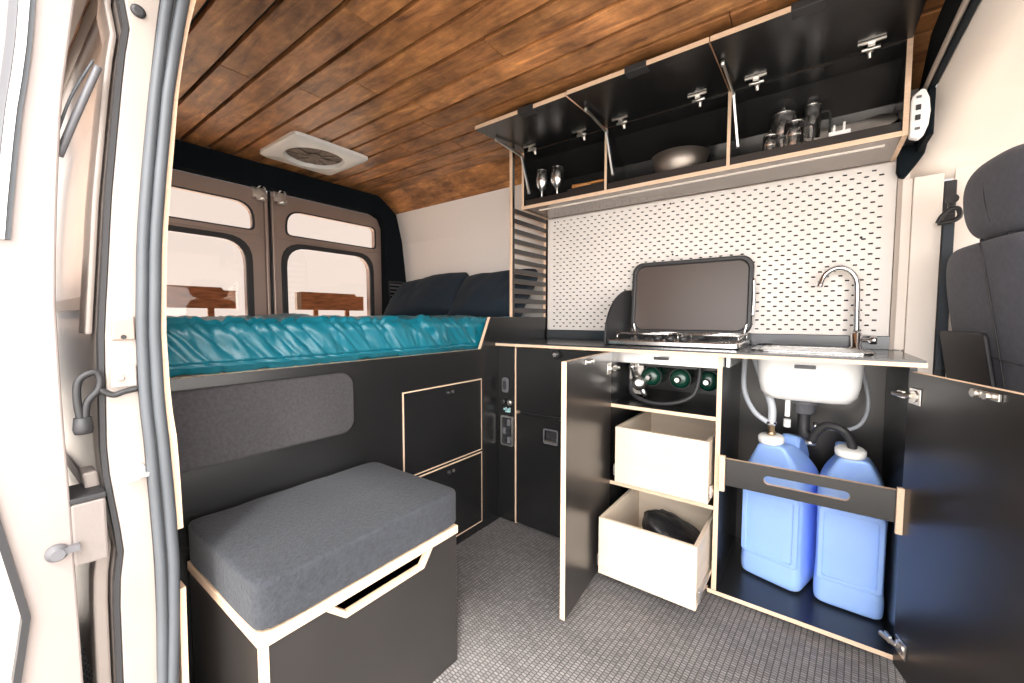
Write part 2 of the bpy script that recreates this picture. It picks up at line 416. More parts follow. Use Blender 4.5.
# rounded corner and pillar at the driver's side
pts = [(1.80, ZC-.002), (1.846, ZC-.002), (1.93, 1.87), (2.0, 1.815), (2.05, 1.62), (2.088, 1.3), (2.09, .87), (1.905, .87), (1.905, 1.60), (1.90, 1.70), (1.87, 1.765), (1.80, 1.792)]
prism(bm, pts, 0, X_R-.02, X_R+.06)
struct('trim_9', bm, 'felt', bev=.006)
# grille of slots on the corner pillar
vg = thing('wall_vent', 'black slotted grille on the rear corner pillar beside the pillows', 'vent', (X_R+.062, 1.99, 1.16))
bm = N(); ring(bm, rrect(1.99, 1.20, .15, .22, .01, 2), rrect(1.99, 1.20, .13, .20, .006, 2), 0, X_R+.0605, X_R+.068); obj('grille_frame', bm, 'darkplastic', vg)
bm = N()
for k in range(7): box(bm, X_R+.061, X_R+.067, 1.926, 2.054, 1.115+k*.027, 1.128+k*.027)
obj('slats', bm, 'greyplastic', vg)

def rear_door(name, y0, y1, up, main, mirror):
    """one rear door leaf: frame with two window holes"""
    z0, z1, zm = .55, 1.79, 1.515
    xo, xi = X_R-.05, X_R-.005
    e = thing(name, '', 'door', (X_R-.03, (y0+y1)/2, z0)); del e['label']; del e['category']; e['kind'] = 'structure'
    bm = N(); cy = (y0+y1)/2; w = y1-y0
    ring(bm, rrect(cy, (z1+zm)/2, w, z1-zm, .002), up, 0, xo, xi)
    ring(bm, rrect(cy, (z0+zm)/2, w, zm-z0, .002), main, 0, xo, xi)
    # raised pressings
    obj('door_panel', bm, 'bronze', e, bev=.004)
    bm = N()
    cx = sum(p[0] for p in main)/len(main); cz = sum(p[1] for p in main)/len(main)
    big = [(cx+(p[0]-cx)*1.10, cz+(p[1]-cz)*1.08) for p in main]; mid = [(cx+(p[0]-cx)*.99, cz+(p[1]-cz)*.99) for p in main]
    ring(bm, big, mid, 0, xi-.002, xi+.012)
    obj('window_seal', bm, 'rubber', e, bev=.004)
    bm = N(); c2 = (sum(p[0] for p in up)/len(up), sum(p[1] for p in up)/len(up))
    ring(bm, [(c2[0]+(p[0]-c2[0])*1.02, c2[1]+(p[1]-c2[1])*1.05) for p in up], [(c2[0]+(p[0]-c2[0])*.985, c2[1]+(p[1]-c2[1])*.96) for p in up], 0, xi-.002, xi+.004)
    obj('upper_seal', bm, 'rubber', e)
    bm = N(); prism(bm, mid, 0, xo+.015, xo+.019); obj('window_pane', bm, 'glass', e)
    bm = N(); prism(bm, up, 0, xo+.015, xo+.019); obj('upper_pane', bm, 'glass', e)
    # edge rail next to the gap
    ye = y0+.012 if mirror else y1-.012
    bm = N(); box(bm, xi, xi+.02, ye-.010, ye+.010, z0, z1-.03); obj('edge_rail', bm, 'chrome' if False else 'bronze', e, bev=.006)
    yl = y0+.05 if mirror else y1-.05
    bm = N(); box(bm, xi, xi+.025, yl-.035, yl+.035, 1.735, 1.79); box(bm, xi+.02, xi+.05, yl-.02, yl+.02, 1.715, 1.755)
    lathe(bm, [(.012, 0), (.012, .03)], (xi+.04, yl+.01, 1.73), (1, 0, 0), 10)
    tube(bm, [(xi+.045, yl-.02, 1.775), (xi+.06, yl, 1.80), (xi+.045, yl+.025, 1.78)], .005, 6)
    obj('latch', bm, 'satin', e, bev=.002)
    return e
def poly_r(pts, r, n=6):
    """rounded polygon of 4 corners -> 4*(n+1) points starting top right, counter-clockwise"""
    out = []
    m = len(pts)
    for i, p in enumerate(pts):
        a = Vector(pts[i-1]); b = Vector(p); c = Vector(pts[(i+1) % m]); rr = r[i] if isinstance(r, (list, tuple)) else r
        u = (a-b).normalized(); v = (c-b).normalized()
        s = b+u*rr; t = b+v*rr
        for k in range(n+1):
            w = k/n; out.append(tuple((s*(1-w)**2+b*2*w*(1-w)+t*w*w)))
    return out
upL = poly_r([(1.03, 1.70), (.33, 1.705), (.33, 1.545), (1.03, 1.545)], [.10, .03, .03, .03])
mnL = poly_r([(.985, 1.475), (.33, 1.478), (.33, .85), (.985, .85)], [.13, .10, .05, .05])
rear_door('door_1', .25, 1.108, upL, mnL, False)
upR = poly_r([(1.852, 1.70), (1.215, 1.70), (1.215, 1.545), (1.852, 1.545)], [.04, .10, .03, .03])
mnR = poly_r([(1.800, 1.475), (1.207, 1.475), (1.207, .85), (1.800, .85)], [.12, .13, .05, .05])
rear_door('door_2', 1.122, 1.903, upR, mnR, True)
bm = N(); tube(bm, [(X_R+.004, 1.115, .6), (X_R+.004, 1.115, 1.79)], .008, 8, 0); struct('trim_10', bm, 'rubber')
# brown planks beyond the rear windows
def out_board(name, y0, y1, label):
    t = thing(name, label, 'board', (X_R-.10, (y0+y1)/2, 1.08), 0, 'planks outside the rear windows')
    bm = N(); prism(bm, [(y0, 1.085), (y1, 1.085), (y1, 1.19), (y1-.06, 1.19), (y1-.07, 1.205), (y0, 1.205)], 0, X_R-.12, X_R-.09); obj('plank', bm, 'board', t, bev=.002)
    bm = N(); box(bm, X_R-.118, X_R-.088, y0-.028, y0+.0, 1.085, 1.20); obj('end_cleat', bm, 'tan', t)
    bm = N(); box(bm, X_R-.135, X_R-.12, y0+.1, y0+.13, -.45, 1.19); box(bm, X_R-.135, X_R-.12, y1-.13, y1-.10, -.45, 1.19); obj('post', bm, 'board', t)
out_board('rail_board', .40, .955, 'brown plank standing outside the left rear door window')
out_board('rail_board', 1.335, 1.80, 'brown plank standing outside the right rear door window')

# ------------------------------------------------------------------ sliding door and its hardware (left foreground)
e = bpy.data.objects.new('door_3', None); C.objects.link(e); e.location = (-1.0, .05, 0); e['kind'] = 'structure'; bpy.context.view_layer.update()
bm = N(); di, do = lerp_prof(DOOR_IN, ZS), lerp_prof(DOOR_OUT, ZS)
zlo = [i for i, z in enumerate(ZS) if z < 1.16]; zhi = [i for i, z in enumerate(ZS) if z > 1.69]
ribbon(bm, [do[i] for i in zlo], [di[i] for i in zlo], -1.95, -1.1001); ribbon(bm, [do[i] for i in zhi], [di[i] for i in zhi], -1.95, -1.1001)
ribbon(bm, do, di, -1.10, -1.0); ribbon(bm, [do[i] for i in range(len(ZS)) if 1.1 < ZS[i] < 1.75], [di[i] for i in range(len(ZS)) if 1.1 < ZS[i] < 1.75], -1.95, -1.87)
obj('door_panel', bm, 'lavender', e, bev=.003)
zg = [i for i, z in enumerate(ZS) if 1.1 < z < 1.75]
bm = N(); ribbon(bm, [(do[i][0]+.03, do[i][1]) for i in zg], [(do[i][0]+.034, do[i][1]) for i in zg], -1.87, -1.10); obj('window_pane', bm, 'glass', e)
bm = N(); ribbon(bm, [(p[0]-.006, p[1]) for p in do], [(p[0]+.003, p[1]) for p in do], -1.02, -.992); obj('edge_seal', bm, 'rubber', e)
zz = [z for z in ZS if z > 1.12]
da = [(p[0], p[1]) for p in lerp_prof([(.040, 1.10), (.043, 1.165), (.061, 1.336), (.075, 1.432), (.084, 1.526), (.11, 1.85)], zz)]
bm = N(); ribbon(bm, [(p[0]-.012, p[1]) for p in da], [(p[0]-.002, p[1]) for p in da], -1.0, -.990); obj('glass_edge', bm, 'whiteplastic', e)
bm = N(); ribbon(bm, [(p[0]-.002, p[1]) for p in da], [(p[0]+.004, p[1]) for p in da], -1.0, -.994); obj('window_gasket', bm, 'greyrub', e)
bm = N(); ribbon(bm, [(p[0]-.022, p[1]) for p in da], [(p[0]-.013, p[1]) for p in da], -1.0, -.993); obj('tinted_glass', bm, 'greyplastic', e)
bm = N(); lathe(bm, [(.014, 0), (.014, .006), (.009, .010), (.009, .016)], (-1.0, .072, .64), (1, 0, 0), 16)
box(bm, -1.0, -.988, .072, .098, .636, .646); obj('latch_striker', bm, 'greyplastic', e)
st = thing('door_stop_block', 'grey rectangular rubber stop block between sliding door and door pillar', 'door stop', (-1.02, .11, .6))
bm = N(); prism(bm, [(.090, .605), (.134, .600), (.134, .712), (.090, .712)], 0, -1.09, -1.0); obj('block', bm, 'blockgrey', st, bev=.004)
bm = N(); prism(bm, [(.089, .7125), (.135, .7125), (.135, .722), (.089, .722)], 0, -1.09, -1.0); obj('block_cap', bm, 'rubber', st, bev=.002)
hg = thing('hinge_arm', 'dark looped metal door arm fixed to the jamb beside the quilt', 'door arm', (-1.03, .12, .88))
bm = N(); tube(bm, [(-1.0, .109, .855), (-1.0, .106, .895), (-1.0, .110, .925), (-1.0, .128, .936), (-1.0, .135, .925), (-1.0, .132, .905), (-1.0, .118, .885), (-1.0, .114, .855)], .0055, 8); obj('arm_loop', bm, 'rubber', hg)
bm = N(); tube(bm, [(-1.0, .134, .905), (-.998, .15, .893), (-.998, .165, .897), (-.998, .182, .900)], .005, 8); obj('link_rod', bm, 'rubber', hg)
bm = N(); lathe(bm, [(.011, 0), (.013, .008), (.011, .028)], (-1.0, .111, .832), (0, 0, 1), 14); obj('pivot', bm, 'rubber', hg)
bm = N(); box(bm, -1.003, -.997, .148, .183, .905, .945); lathe(bm, [(.006, 0), (.006, .006)], (-.997, .160, .923), (1, 0, 0), 10); obj('mount_plate', bm, 'pillarpaint', hg, bev=.002)
ra = thing('roof_rail_strut', 'dark diagonal strut above the gap between sliding door and body', 'strut', (-1.3, .14, 1.4))
bm = N(); tube(bm, [(-1.02, .158, 1.468), (-1.02, .128, 1.375), (-1.02, .105, 1.30)], .0055, 8); obj('strut_rod', bm, 'greyplastic', ra)
bm = N(); tube(bm, [(-1.018, .152, 1.475), (-1.018, .122, 1.40), (-1.018, .098, 1.31)], .002, 6); obj('strut_wire', bm, 'greyrub', ra)
jl = thing('latch_recess', 'brown latch cover plate on the jamb level with the quilt', 'latch plate', (-1.0, .16, 1.0))
bm = N(); prism(bm, [(.152, .990), (.184, .990), (.184, 1.034), (.154, 1.024)], 0, -1.004, -.999); obj('cover', bm, 'bronze', jl, bev=.002)
bm = N(); lathe(bm, [(.004, 0), (.004, .003)], (-.999, .168, .996), (1, 0, 0), 10); obj('screw', bm, 'rubber', jl)
sk = thing('striker_plate', 'small pale striker catch on the door pillar above the stop block', 'striker', (-1.0, .17, .74))
bm = N(); lathe(bm, [(.017, 0), (.018, .003), (.014, .006)], (-1.004, .172, .745), (1, 0, 0), 20); obj('plate', bm, 'whiteplastic', sk)
bm = N(); box(bm, -.998, -.985, .158, .192, .735, .743); obj('striker_bar', bm, 'alu', sk, bev=.002)
hj = thing('round_grommet', 'small dark round plug high on the white door jamb', 'plug', (-1.0, .2, 1.58))
bm = N(); lathe(bm, [(.011, 0), (.011, .003), (.006, .005)], (-1.004, .212, 1.585), (1, 0, 0), 14); obj('plug', bm, 'rubber', hj)

# ------------------------------------------------------------------ bed platform with drawers
bp_ = thing('bed_platform', 'black plywood bed base with pale edges, two drawers and a raised slanted end', 'bed base', (X_BED-.6, 1.2, 0))
bm = N()
prism(bm, [(.245, 0), (2.055, 0), (2.055, 1.035), (1.527, 1.035), (1.455, .883), (.245, .879)], 0, X_BED-.018, X_BED, 0, 1)
obj('front_panel', bm, ['black', 'ply'], bp_, bev=.0012)
bm = N(); box(bm, X_R+.065, X_BED-.019, .26, 2.085, .862, .878, 0, 1); obj('platform_board', bm, ['birch', 'ply'], bp_)
def outline(bm, y0, y1, z0, z1, t, x0, x1):
    ring(bm, [(y1, z1), (y0, z1), (y0, z0), (y1, z0)], [(y1-t, z1-t), (y0+t, z1-t), (y0+t, z0+t), (y1-t, z0+t)], 0, x0, x1)
for z0, z1 in ((.398, .742), (.042, .388)):
    bm = N(); y0, y1 = (.993, 1.457)
    box(bm, X_BED+.001, X_BED+.004, y0+.005, y1-.005, z0+.005, z1-.005, 0)
    dr = obj('drawer_front', bm, 'black', bp_)
    bm = N(); outline(bm, y0, y1, z0, z1, .0055, X_BED+.0005, X_BED+.004); obj('front_edging', bm, 'ply', dr)
    bm = N(); yk = 1.235; zk = z1-.035
    lathe(bm, [(.010, 0), (.010, .003), (.006, .006), (.006, .012)], (X_BED+.004, yk, zk), (1, 0, 0), 14)
    obj('push_latch', bm, 'darkplastic', dr)
    bm = N(); lathe(bm, [(.007, 0), (.007, .004)], (X_BED+.004, yk+.028, zk), (1, 0, 0), 12); obj('latch_pin', bm, 'satin', dr)
bm = N()
prism(bm, rrect(.505, .745, .545, .205, .045, 6), 0, X_BED+.001, X_BED+.022)
obj('upholstered_pad', bm, 'pad', bp_, bev=.008, autosm=True, label='grey rounded fabric back pad')

# ------------------------------------------------------------------ quilt
def quilt():
    bm = N(); ny, nv = 300, 120
    y0, y1 = .262, 2.06; xf = X_BED-.022; xb = X_R+.075; zb = .8795; zt = 1.032
    prof = []
    R = .052
    # bottom front -> up -> round -> back
    L1 = zt-zb-2*R*.9; Ltop = (xf-xb)-2*R
    for i in range(nv+1):
        t = i/nv
        if t < .06: a = t/.06*PI/2; prof.append((xf-R*.5+math.sin(a)*R*.5, zb+R*.5*(1-math.cos(a)), math.sin(a), -math.cos(a)))
        elif t < .30: s = (t-.06)/.24; prof.append((xf, zb+R*.5+s*(zt-zb-R*1.5), 1, 0))
        elif t < .42: a = (t-.30)/.12*PI/2; prof.append((xf-R+math.cos(a)*R, zt-R+math.sin(a)*R, math.cos(a), math.sin(a)))
        else: s = (t-.42)/.58; prof.append((xf-R-s*(xf-R-xb), zt, 0, 1))
    rows = []
    for j in range(ny+1):
        y = y0+(y1-y0)*j/ny; row = []
        for i, (x, z, nx, nz) in enumerate(prof):
            t = i/nv
            s = (t-.06)*.6
            h = 0
            # long slanted folds running over the front edge
            for k, (fr, am, sl) in enumerate(((9, .010, .55), (17, .009, .8), (30, .005, .35))):
                q = noise.noise(Vector(((y+sl*(z-.9)+.25*(x-xf))*fr, (z*3.0+x*1.6)*1.2, k*7.3)))
                h += am*(.35-math.exp(-(q/.16)**2))+am*.5*q
            h += .012*noise.noise(Vector((y*3, x*3, z*3)))
            # stitched channel near the lower hem and on the top
            if z < .93 and nx > .5: h -= .010*math.exp(-((z-.905)/.004)**2)
            fr = min(1, min(y-y0, y1-y)/.03)
            if z < .90 and nx > .2: h *= .4
            if nz > .9: h += -.006*abs(math.sin((y)*PI/.3))**12*0 - .008*math.exp(-(((x-xf) % .22-.11)/.006)**2) + .004*math.sin(y*9)
            h = (h-.012) if nx > .3 else h
            if nx > .5: h = min(h, -.001)
            row.append((x+nx*h, y, z+nz*h*(.5+.5*fr)-(.02*(1-fr) if nz > .5 else 0)))
        rows.append(row)
    V = surf(bm, rows)
    # close the ends and underside
    back = [r[-1] for r in V]; bot = [r[0] for r in V]
    bb = [bm.verts.new((v.co.x, v.co.y, zb)) for v in back]
    for j in range(ny):
        bm.faces.new((back[j], back[j+1], bb[j+1], bb[j])); bm.faces.new((bot[j+1], bot[j], bb[j], bb[j+1]))
    bm.faces.new(list(V[0])+[bb[0]]); bm.faces.new(list(V[-1][::-1])+[bb[-1]])
    o = obj('quilt', bm, 'teal'); return o
tag(quilt(), 'shiny teal satin quilt rumpled over the whole bed', 'quilt')

def pillow(w, h, d, loc, rot, label, seed):
    bm = N()
    def fn(c):
        u, v = c.x/(w/2), c.z/(h/2)
        k = max(0, (1-abs(u)**2.6))*max(0, (1-abs(v)**2.6))
        pinch = 1-.07*(1-abs(u)**2)*abs(v)**3
        pinx = 1-.05*(1-abs(v)**2)*abs(u)**3
        c = Vector((c.x*pinx, c.y*(.10+.9*k**.45), c.z*pinch))
        n = noise.noise(Vector((c.x*5+seed, c.z*6, c.y*2)))*.5+noise.noise(Vector((c.x*14+seed, c.z*9, 3)))*.22
        c.y += .035*n*(k**.3); return c
    soft(bm, w/2, d/2, h/2, 12, 34, None, fn)
    for f in bm.faces: f.smooth = True
    o = obj('pillow', bm, 'navy'); o.location = loc; o.rotation_euler = rot
    return tag(o, label, 'pillow', 'navy pillows at the head of the bed')
pillow(.66, .36, .17, (-2.20, 1.93, 1.175), (math.radians(-40), math.radians(-5), math.radians(4)), 'dark navy pillow in the far corner, nearer the rear doors', 1)
pillow(.60, .36, .17, (-1.605, 1.935, 1.165), (math.radians(-36), math.radians(-1), math.radians(-2)), 'dark navy pillow beside the slatted divider', 5)

# ------------------------------------------------------------------ slatted divider
sd = thing('slatted_divider', 'upright black slatted ply divider between bed and kitchen', 'divider', (X_BED-.01, 1.9, 1.036))
bm = N(); box(bm, X_BED-.018, X_BED, 1.708, 1.728, 1.036, 1.905, 0, 1, 0); obj('upright', bm, ['black', 'ply'], sd)
bm = N(); box(bm, X_BED-.018, X_BED, 2.035, 2.055, 1.036, 1.60, 0, 1, 0); obj('upright', bm, ['black', 'ply'], sd)
z = 1.058
while z < 1.58:
    bm = N(); box(bm, X_BED-.018, X_BED, 1.7285, 2.0345, z, z+.025, 0, 1, 0); obj('slat', bm, ['blackdoor', 'ply'], sd); z += .0515

# ------------------------------------------------------------------ storage ottoman
ot = thing('storage_bench', 'low black ply storage box with grey wool cushion in front of the bed base', 'bench', (-1.04, .57, 0))
ox0, ox1, oy0, oy1 = -1.247, -.830, .308, .838
bm = N(); box(bm, ox0, ox0+.015, oy0+.016, oy1-.016, .002, .394, 0, 1, 0); obj('back_panel', bm, ['black', 'ply'], ot)
bm = N(); box(bm, ox0, ox1-.016, oy0, oy0+.015, .002, .394, 0, 1, 1); obj('side_panel', bm, ['blackdoor', 'ply'], ot)
bm = N(); box(bm, ox0, ox1-.016, oy1-.015, oy1, .002, .394, 0, 1, 1); obj('side_panel', bm, ['black', 'ply'], ot)
bm = N(); prism(bm, [(oy0, .002), (oy1, .002), (oy1, .394), (.728, .394), (.705, .362), (.488, .362), (.455, .394), (oy0, .394)], 0, ox1-.015, ox1, 0, 1)
fp = obj('front_panel', bm, ['blackdoor', 'ply'], ot, bev=.001)
bm = N()
A = [(.728, .394), (.705, .362), (.488, .362), (.455, .394)]; B = [(.742, .394), (.711, .352), (.482, .352), (.437, .394)]
for i in range(3):
    prism(bm, [A[i], A[i+1], B[i+1], B[i]], 0, ox1+.0003, ox1+.003)
obj('handle_edging', bm, 'ply', fp)
bm = N(); box(bm, ox0, ox1+.003, oy0-.003, oy0+.0035, .002, .394); bm.free()
bm = N(); box(bm, ox1-.003, ox1+.0025, oy0-.0025, oy0+.013, .002, .394); obj('corner_edging', bm, 'ply', ot)
bm = N(); box(bm, ox0-.002, ox1+.004, oy0-.004, oy1+.004, .395, .418); obj('lid', bm, 'ply', ot, bev=.002)
bm = N()
def fcu(c):
    c.z += .004*noise.noise(Vector((c.x*9, c.y*9, 0))); return c
soft(bm, (ox1-ox0)/2+.002, (oy1-oy0)/2+.009, .052, 20, 24, Matrix.Translation(((ox0+ox1)/2, (oy0+oy1)/2+.004, .4715)), fcu)
cu = obj('cushion', bm, 'cush', ot)
bm = N()
for yv in (oy0+.03, oy1-.03):
    pass
tube(bm, [(ox1-.006, oy0+.03, .505), (ox1-.003, (oy0+oy1)/2, .508), (ox1-.006, oy1-.03, .505)], .0018, 6); obj('seam_piping', bm, 'pad', cu)

# ------------------------------------------------------------------ kitchen cabinet
kc = thing('kitchen_cabinet', 'long black ply kitchen base cabinet with pale edges and open doors', 'cabinet', (-.5, 1.85, 0))
YF, YB = 1.59, 2.055
ZT = .893
B2 = ['black', 'ply']
bm = N(); box(bm, -1.269, -1.166, YF, YF+.014, .01, ZT, 0, 1, 1); cp = obj('switch_column', bm, B2, kc)
bm = N(); box(bm, -1.1655, -1.158, YF-.002, YF+.3, .01, ZT, 1); obj('side_panel', bm, ['black', 'ply'], kc)
bm = N(); box(bm, -1.157, -.693, YF-.002, YF+.014, .580, .885, 0, 1, 1); ld = obj('locker_door', bm, B2, kc)
bm = N(); lathe(bm, [(.010, 0), (.014, .004), (.018, .014), (.018, .022), (.011, .028)], (-.925, YF-.002, .866), (0, -1, 0), 20); obj('knob', bm, 'darkplastic', ld)
bm = N(); lathe(bm, [(.0105, 0), (.009, .004)], (-.925, YF-.0300, .866), (0, -1, 0), 16); obj('knob_face', bm, 'chrome', ld)
bm = N(); box(bm, -.692, -.677, YF, YB, .01, ZT, 0, 1, 0); obj('side_panel', bm, B2, kc)
bm = N(); box(bm, -.272, -.256, YF, YB, .036, ZT, 0, 1, 0); obj('middle_divider', bm, B2, kc)
bm = N(); box(bm, .222, .238, YF+.012, YB, .036, ZT, 0); obj('side_panel', bm, 'black', kc)
bm = N(); box(bm, -.676, -.273, YF, YB-.008, .661, .675, 0, 1, 2); obj('shelf', bm, B2, kc)
bm = N(); box(bm, -.676, -.273, YF, YB-.008, .334, .348, 0, 1, 2); obj('shelf', bm, B2, kc)
bm = N(); box(bm, -.285, .238, YF, YB, .020, .035, 0, 1, 2); obj('base_board', bm, B2, kc)
bm = N(); box(bm, -.676, -.286, YF+.03, YB, .012, .027, 0, 1, 2); obj('base_board', bm, B2, kc)
bm = N(); box(bm, -.676, .2215, YB-.006, YB, .036, ZT, 0); obj('back_panel', bm, 'blackdoor', kc)
bm = N(); tube(bm, [(-.235, YF+.03, .0365), (-.225, YF+.2, .0365), (-.215, YB-.05, .0365)], .0025, 6); bm.free()
# gadgets on the switch column
bm = N(); prism(bm, rrect(-1.222, .698, .040, .075, .014, 5), 1, YF-.010, YF-.0005); q = obj('power_socket', bm, 'greyplastic', cp, bev=.003)
bm = N(); prism(bm, rrect(-1.222, .698, .022, .045, .008, 4), 1, YF-.014, YF-.0102); obj('socket_cover', bm, 'darkplastic', cp, bev=.002)
for cx_, m_ in ((-1.236, 'darkplastic'), (-1.196, 'satin')):
    bm = N(); lathe(bm, [(.014, 0), (.014, .008), (.009, .012)], (cx_, YF-.0005, .612), (0, -1, 0), 16); obj('round_button', bm, m_, cp)
bm = N()
for k, (dx, w_) in enumerate(((0, .007), (.012, .006), (.024, .008), (.036, .006))): box(bm, -1.236+dx, -1.236+dx+w_, YF-.0015, YF-.0003, .570-(.002*k), .583+(.003 if k % 2 else -.002))
box(bm, -1.226, -1.195, YF-.0015, YF-.0003, .562, .566)
obj('printed_marking', bm, 'digit', cp)
bm = N(); ring(bm, rrect(-1.214, .468, .076, .150, .006, 2), rrect(-1.214, .468, .060, .134, .004, 2), 1, YF-.006, YF-.0005); obj('rocker_frame', bm, 'alu', cp)
bm = N(); box(bm, -1.243, -1.185, YF-.002, YF-.0005, .402, .534); obj('rocker_plate', bm, 'darkplastic', cp)
for k in range(3):
    for s_ in (0, 1):
        bm = N(); prism(bm, rrect(-1.228+s_*.029, .512-k*.044, .020, .032, .003, 2), 1, YF-.008, YF-.0022); obj('rocker_switch', bm, 'greyplastic' if (k+s_) % 2 else 'darkplastic', cp)
# under-counter doors, modelled closed at the origin and swung on their hinge line
def hinge_part(par, z, side):
    bm = N(); box(bm, .012, .058, .0005, .004, z-.022, z+.022); lathe(bm, [(.017, 0), (.017, .003)], (.034, .004, z), (0, 1, 0), 14)
    tube(bm, [(.03, .008, z), (.008, .020, z), (-.012*1, .028, z)], .007, 8)
    box(bm, -.010, .014, .012, .020, z-.010, z+.010)
    obj('hinge', bm, 'satin', par, bev=.001)
def door(hx, hy, ang, w, label):
    """leaf runs along +X from the hinge, inner face on +Y side; rotated by ang"""
    d = bpy.data.objects.new('door', None)
    bm = N(); box(bm, 0, w, -.018, 0, .028, .890, 0, 1, 1)
    o = obj('door', bm, ['blackdoor', 'ply'])
    hinge_part(o, .825, 1); hinge_part(o, .105, 1)
    bm = N(); box(bm, w*.50, w*.50+.075, .0005, .006, .866, .882); lathe(bm, [(.009, 0), (.009, .008)], (w*.5+.018, .006, .874), (0, 1, 0), 10); lathe(bm, [(.008, 0), (.008, .010)], (w*.5+.052, .006, .874), (0, 1, 0), 10)
    obj('catch', bm, 'satin', o, bev=.001)
    bpy.data.objects.remove(d)
    return o
ldr = door(0, 0, 0, .448, ''); ldr.scale = (1, 1, 1)
ldr.location = (-.668, 1.585, 0); ldr.rotation_euler = (0, 0, math.radians(-85.2)); ldr.parent = kc; ldr.matrix_parent_inverse = kc.matrix_basis.inverted()
# the right leaf is the mirror image, so build its mesh mirrored
def mirror_tree(src):
    def cp_(o, par):
        c = o.copy(); c.data = o.data.copy(); C.objects.link(c)
        for v in c.data.vertices: v.co.x = -v.co.x
        c.data.flip_normals(); c.parent = par
        c.matrix_parent_inverse = Matrix.Identity(4)
        for ch in o.children: cp_(ch, c)
        return c
    return cp_(src, None)
rdr = mirror_tree(ldr)
rdr.name = 'door.001'
rdr.location = (.218, 1.580, -.010); rdr.rotation_euler = (0, 0, math.radians(72.5+35*0)); rdr.parent = kc; rdr.matrix_parent_inverse = kc.matrix_basis.inverted()
rdr.rotation_euler = (0, 0, math.radians(180-72.5)); rdr.scale = (1.09, 1, 1)
# rail in front of the water jugs
bm = N()
ya, yb = YF-.008, YF+.007
zc_l = (.443+.533)/2
outer = [(-.250, .438), (-.250, .533), (.219, .533), (.219, .438)]
ring(bm, rrect(-.0155, .4855, .469, .095, .001, 6), rrect(-.008, .4855, .225, .030, .0145, 6), 1, ya, yb, 0, 1)
rl = obj('retaining_rail', bm, B2, kc)
bm = N(); box(bm, -.2545, -.236, YF-.022, ya-.0003, .418, .545); obj('rail_block', bm, 'ply', kc, bev=.001)
bm = N(); box(bm, .206, .2215, YF-.022, ya-.0003, .410, .545); obj('rail_block', bm, 'ply', kc, bev=.001)
# catches under the counter
for cx_ in (-.47, -.02):
    bm = N(); box(bm, cx_-.028, cx_+.028, YF-.002, YF+.012, .868, .8795); box(bm, cx_-.008, cx_+.008, YF-.006, YF-.002, .870, .878); obj('push_catch', bm, 'darkplastic', kc, bev=.001)

# drawers
def drawer(yf, z0, z1, depth, name, label):
    t = thing(name, label, 'drawer', (-.457, yf+.2, z0), 0, 'open drawers of the kitchen cabinet')
    x0, x1 = -.632, -.284; th = .013
    bm = N(); box(bm, x0, x1, yf, yf+th, z0, z1); obj('front_board', bm, 'birch', t, bev=.001)
    for xa in (x0, x1-th):
        bm = N(); box(bm, xa, xa+th, yf+th, yf+depth, z0, z1); obj('side_board', bm, 'birch', t, bev=.001)
    bm = N(); box(bm, x0+th, x1-th, yf+depth-th, yf+depth, z0, z1); obj('back_board', bm, 'birch', t, bev=.001)
    bm = N(); box(bm, x0+th, x1-th, yf+th, yf+depth-th, z0+.006, z0+.014); obj('bottom_board', bm, 'birch', t)
    for xa, xb in ((x0-.012, x0-.0005), (x1+.0005, x1+.0105)):
        bm = N(); box(bm, xa, xb, yf+.012, yf+depth-.01, z0+.035, z0+.052); box(bm, xa+.002, xb-.001, yf+.008, yf+.03, z0+.022, z0+.065); lathe(bm, [(.011, 0), (.011, .006)], (xa+.002, yf+.022, z0+.045), (1, 0, 0), 12)
        obj('drawer_slide', bm, 'satin', t, bev=.0008)
    return t
drawer(1.548, .366, .592, .42, 'drawer', 'shallow birch ply drawer, the upper of the two pulled out')
drawer(1.400, .058, .276, .42, 'drawer', 'deep birch ply drawer near the floor holding a black bag')
bm = N()
def fbag(c):
    n = noise.noise(c*13)*.028+(.5-abs(noise.noise(c*24)))*.016
    return c+c.normalized()*n
soft(bm, .115, .105, .050, 2.8, 18, Matrix.Translation((-.418, 1.635, .170)) @ Matrix.Rotation(math.radians(18), 4, 'Y') @ Matrix.Rotation(math.radians(-12), 4, 'X') , fbag)
bg = obj('bag', bm, 'bag'); tag(bg, 'crumpled black nylon bag lying in the lower drawer', 'bag')
bg.location.z = .001
# push the bag up on a folded lower layer so it shows above the drawer rim
bm = N(); soft(bm, .13, .11, .030, 3.2, 12, Matrix.Translation((-.440, 1.62, .105)), fbag); obj('bag_base', bm, 'bag', bg)

# fridge
fr = thing('refrigerator', 'black compact fridge drawer below the locker beside the switches', 'fridge', (-.925, 1.8, .01))
bm = N(); box(bm, -1.150, -.700, YF+.02, YB-.02, .015, .570); obj('body', bm, 'darkplastic', fr)
bm = N(); ring(bm, rrect(-.9255, .2925, .455, .545, .004, 6), rrect(-.958, .482, .070, .062, .006, 6), 1, YF-.006, YF+.018); fd = obj('fridge_door', bm, 'black', fr, bev=.001)
bm = N(); box(bm, -.995, -.921, YF+.012, YF+.017, .449, .515); obj('handle_recess', bm, 'darkplastic', fd)
bm = N(); ring(bm, rrect(-.958, .482, .078, .070, .008, 4), rrect(-.958, .482, .066, .058, .006, 4), 1, YF-.009, YF-.0065); obj('handle_bezel', bm, 'greyplastic', fd)
bm = N(); box(bm, -.990, -.926, YF-.004, YF+.004, .453, .463); obj('handle_lip', bm, 'satin', fd)

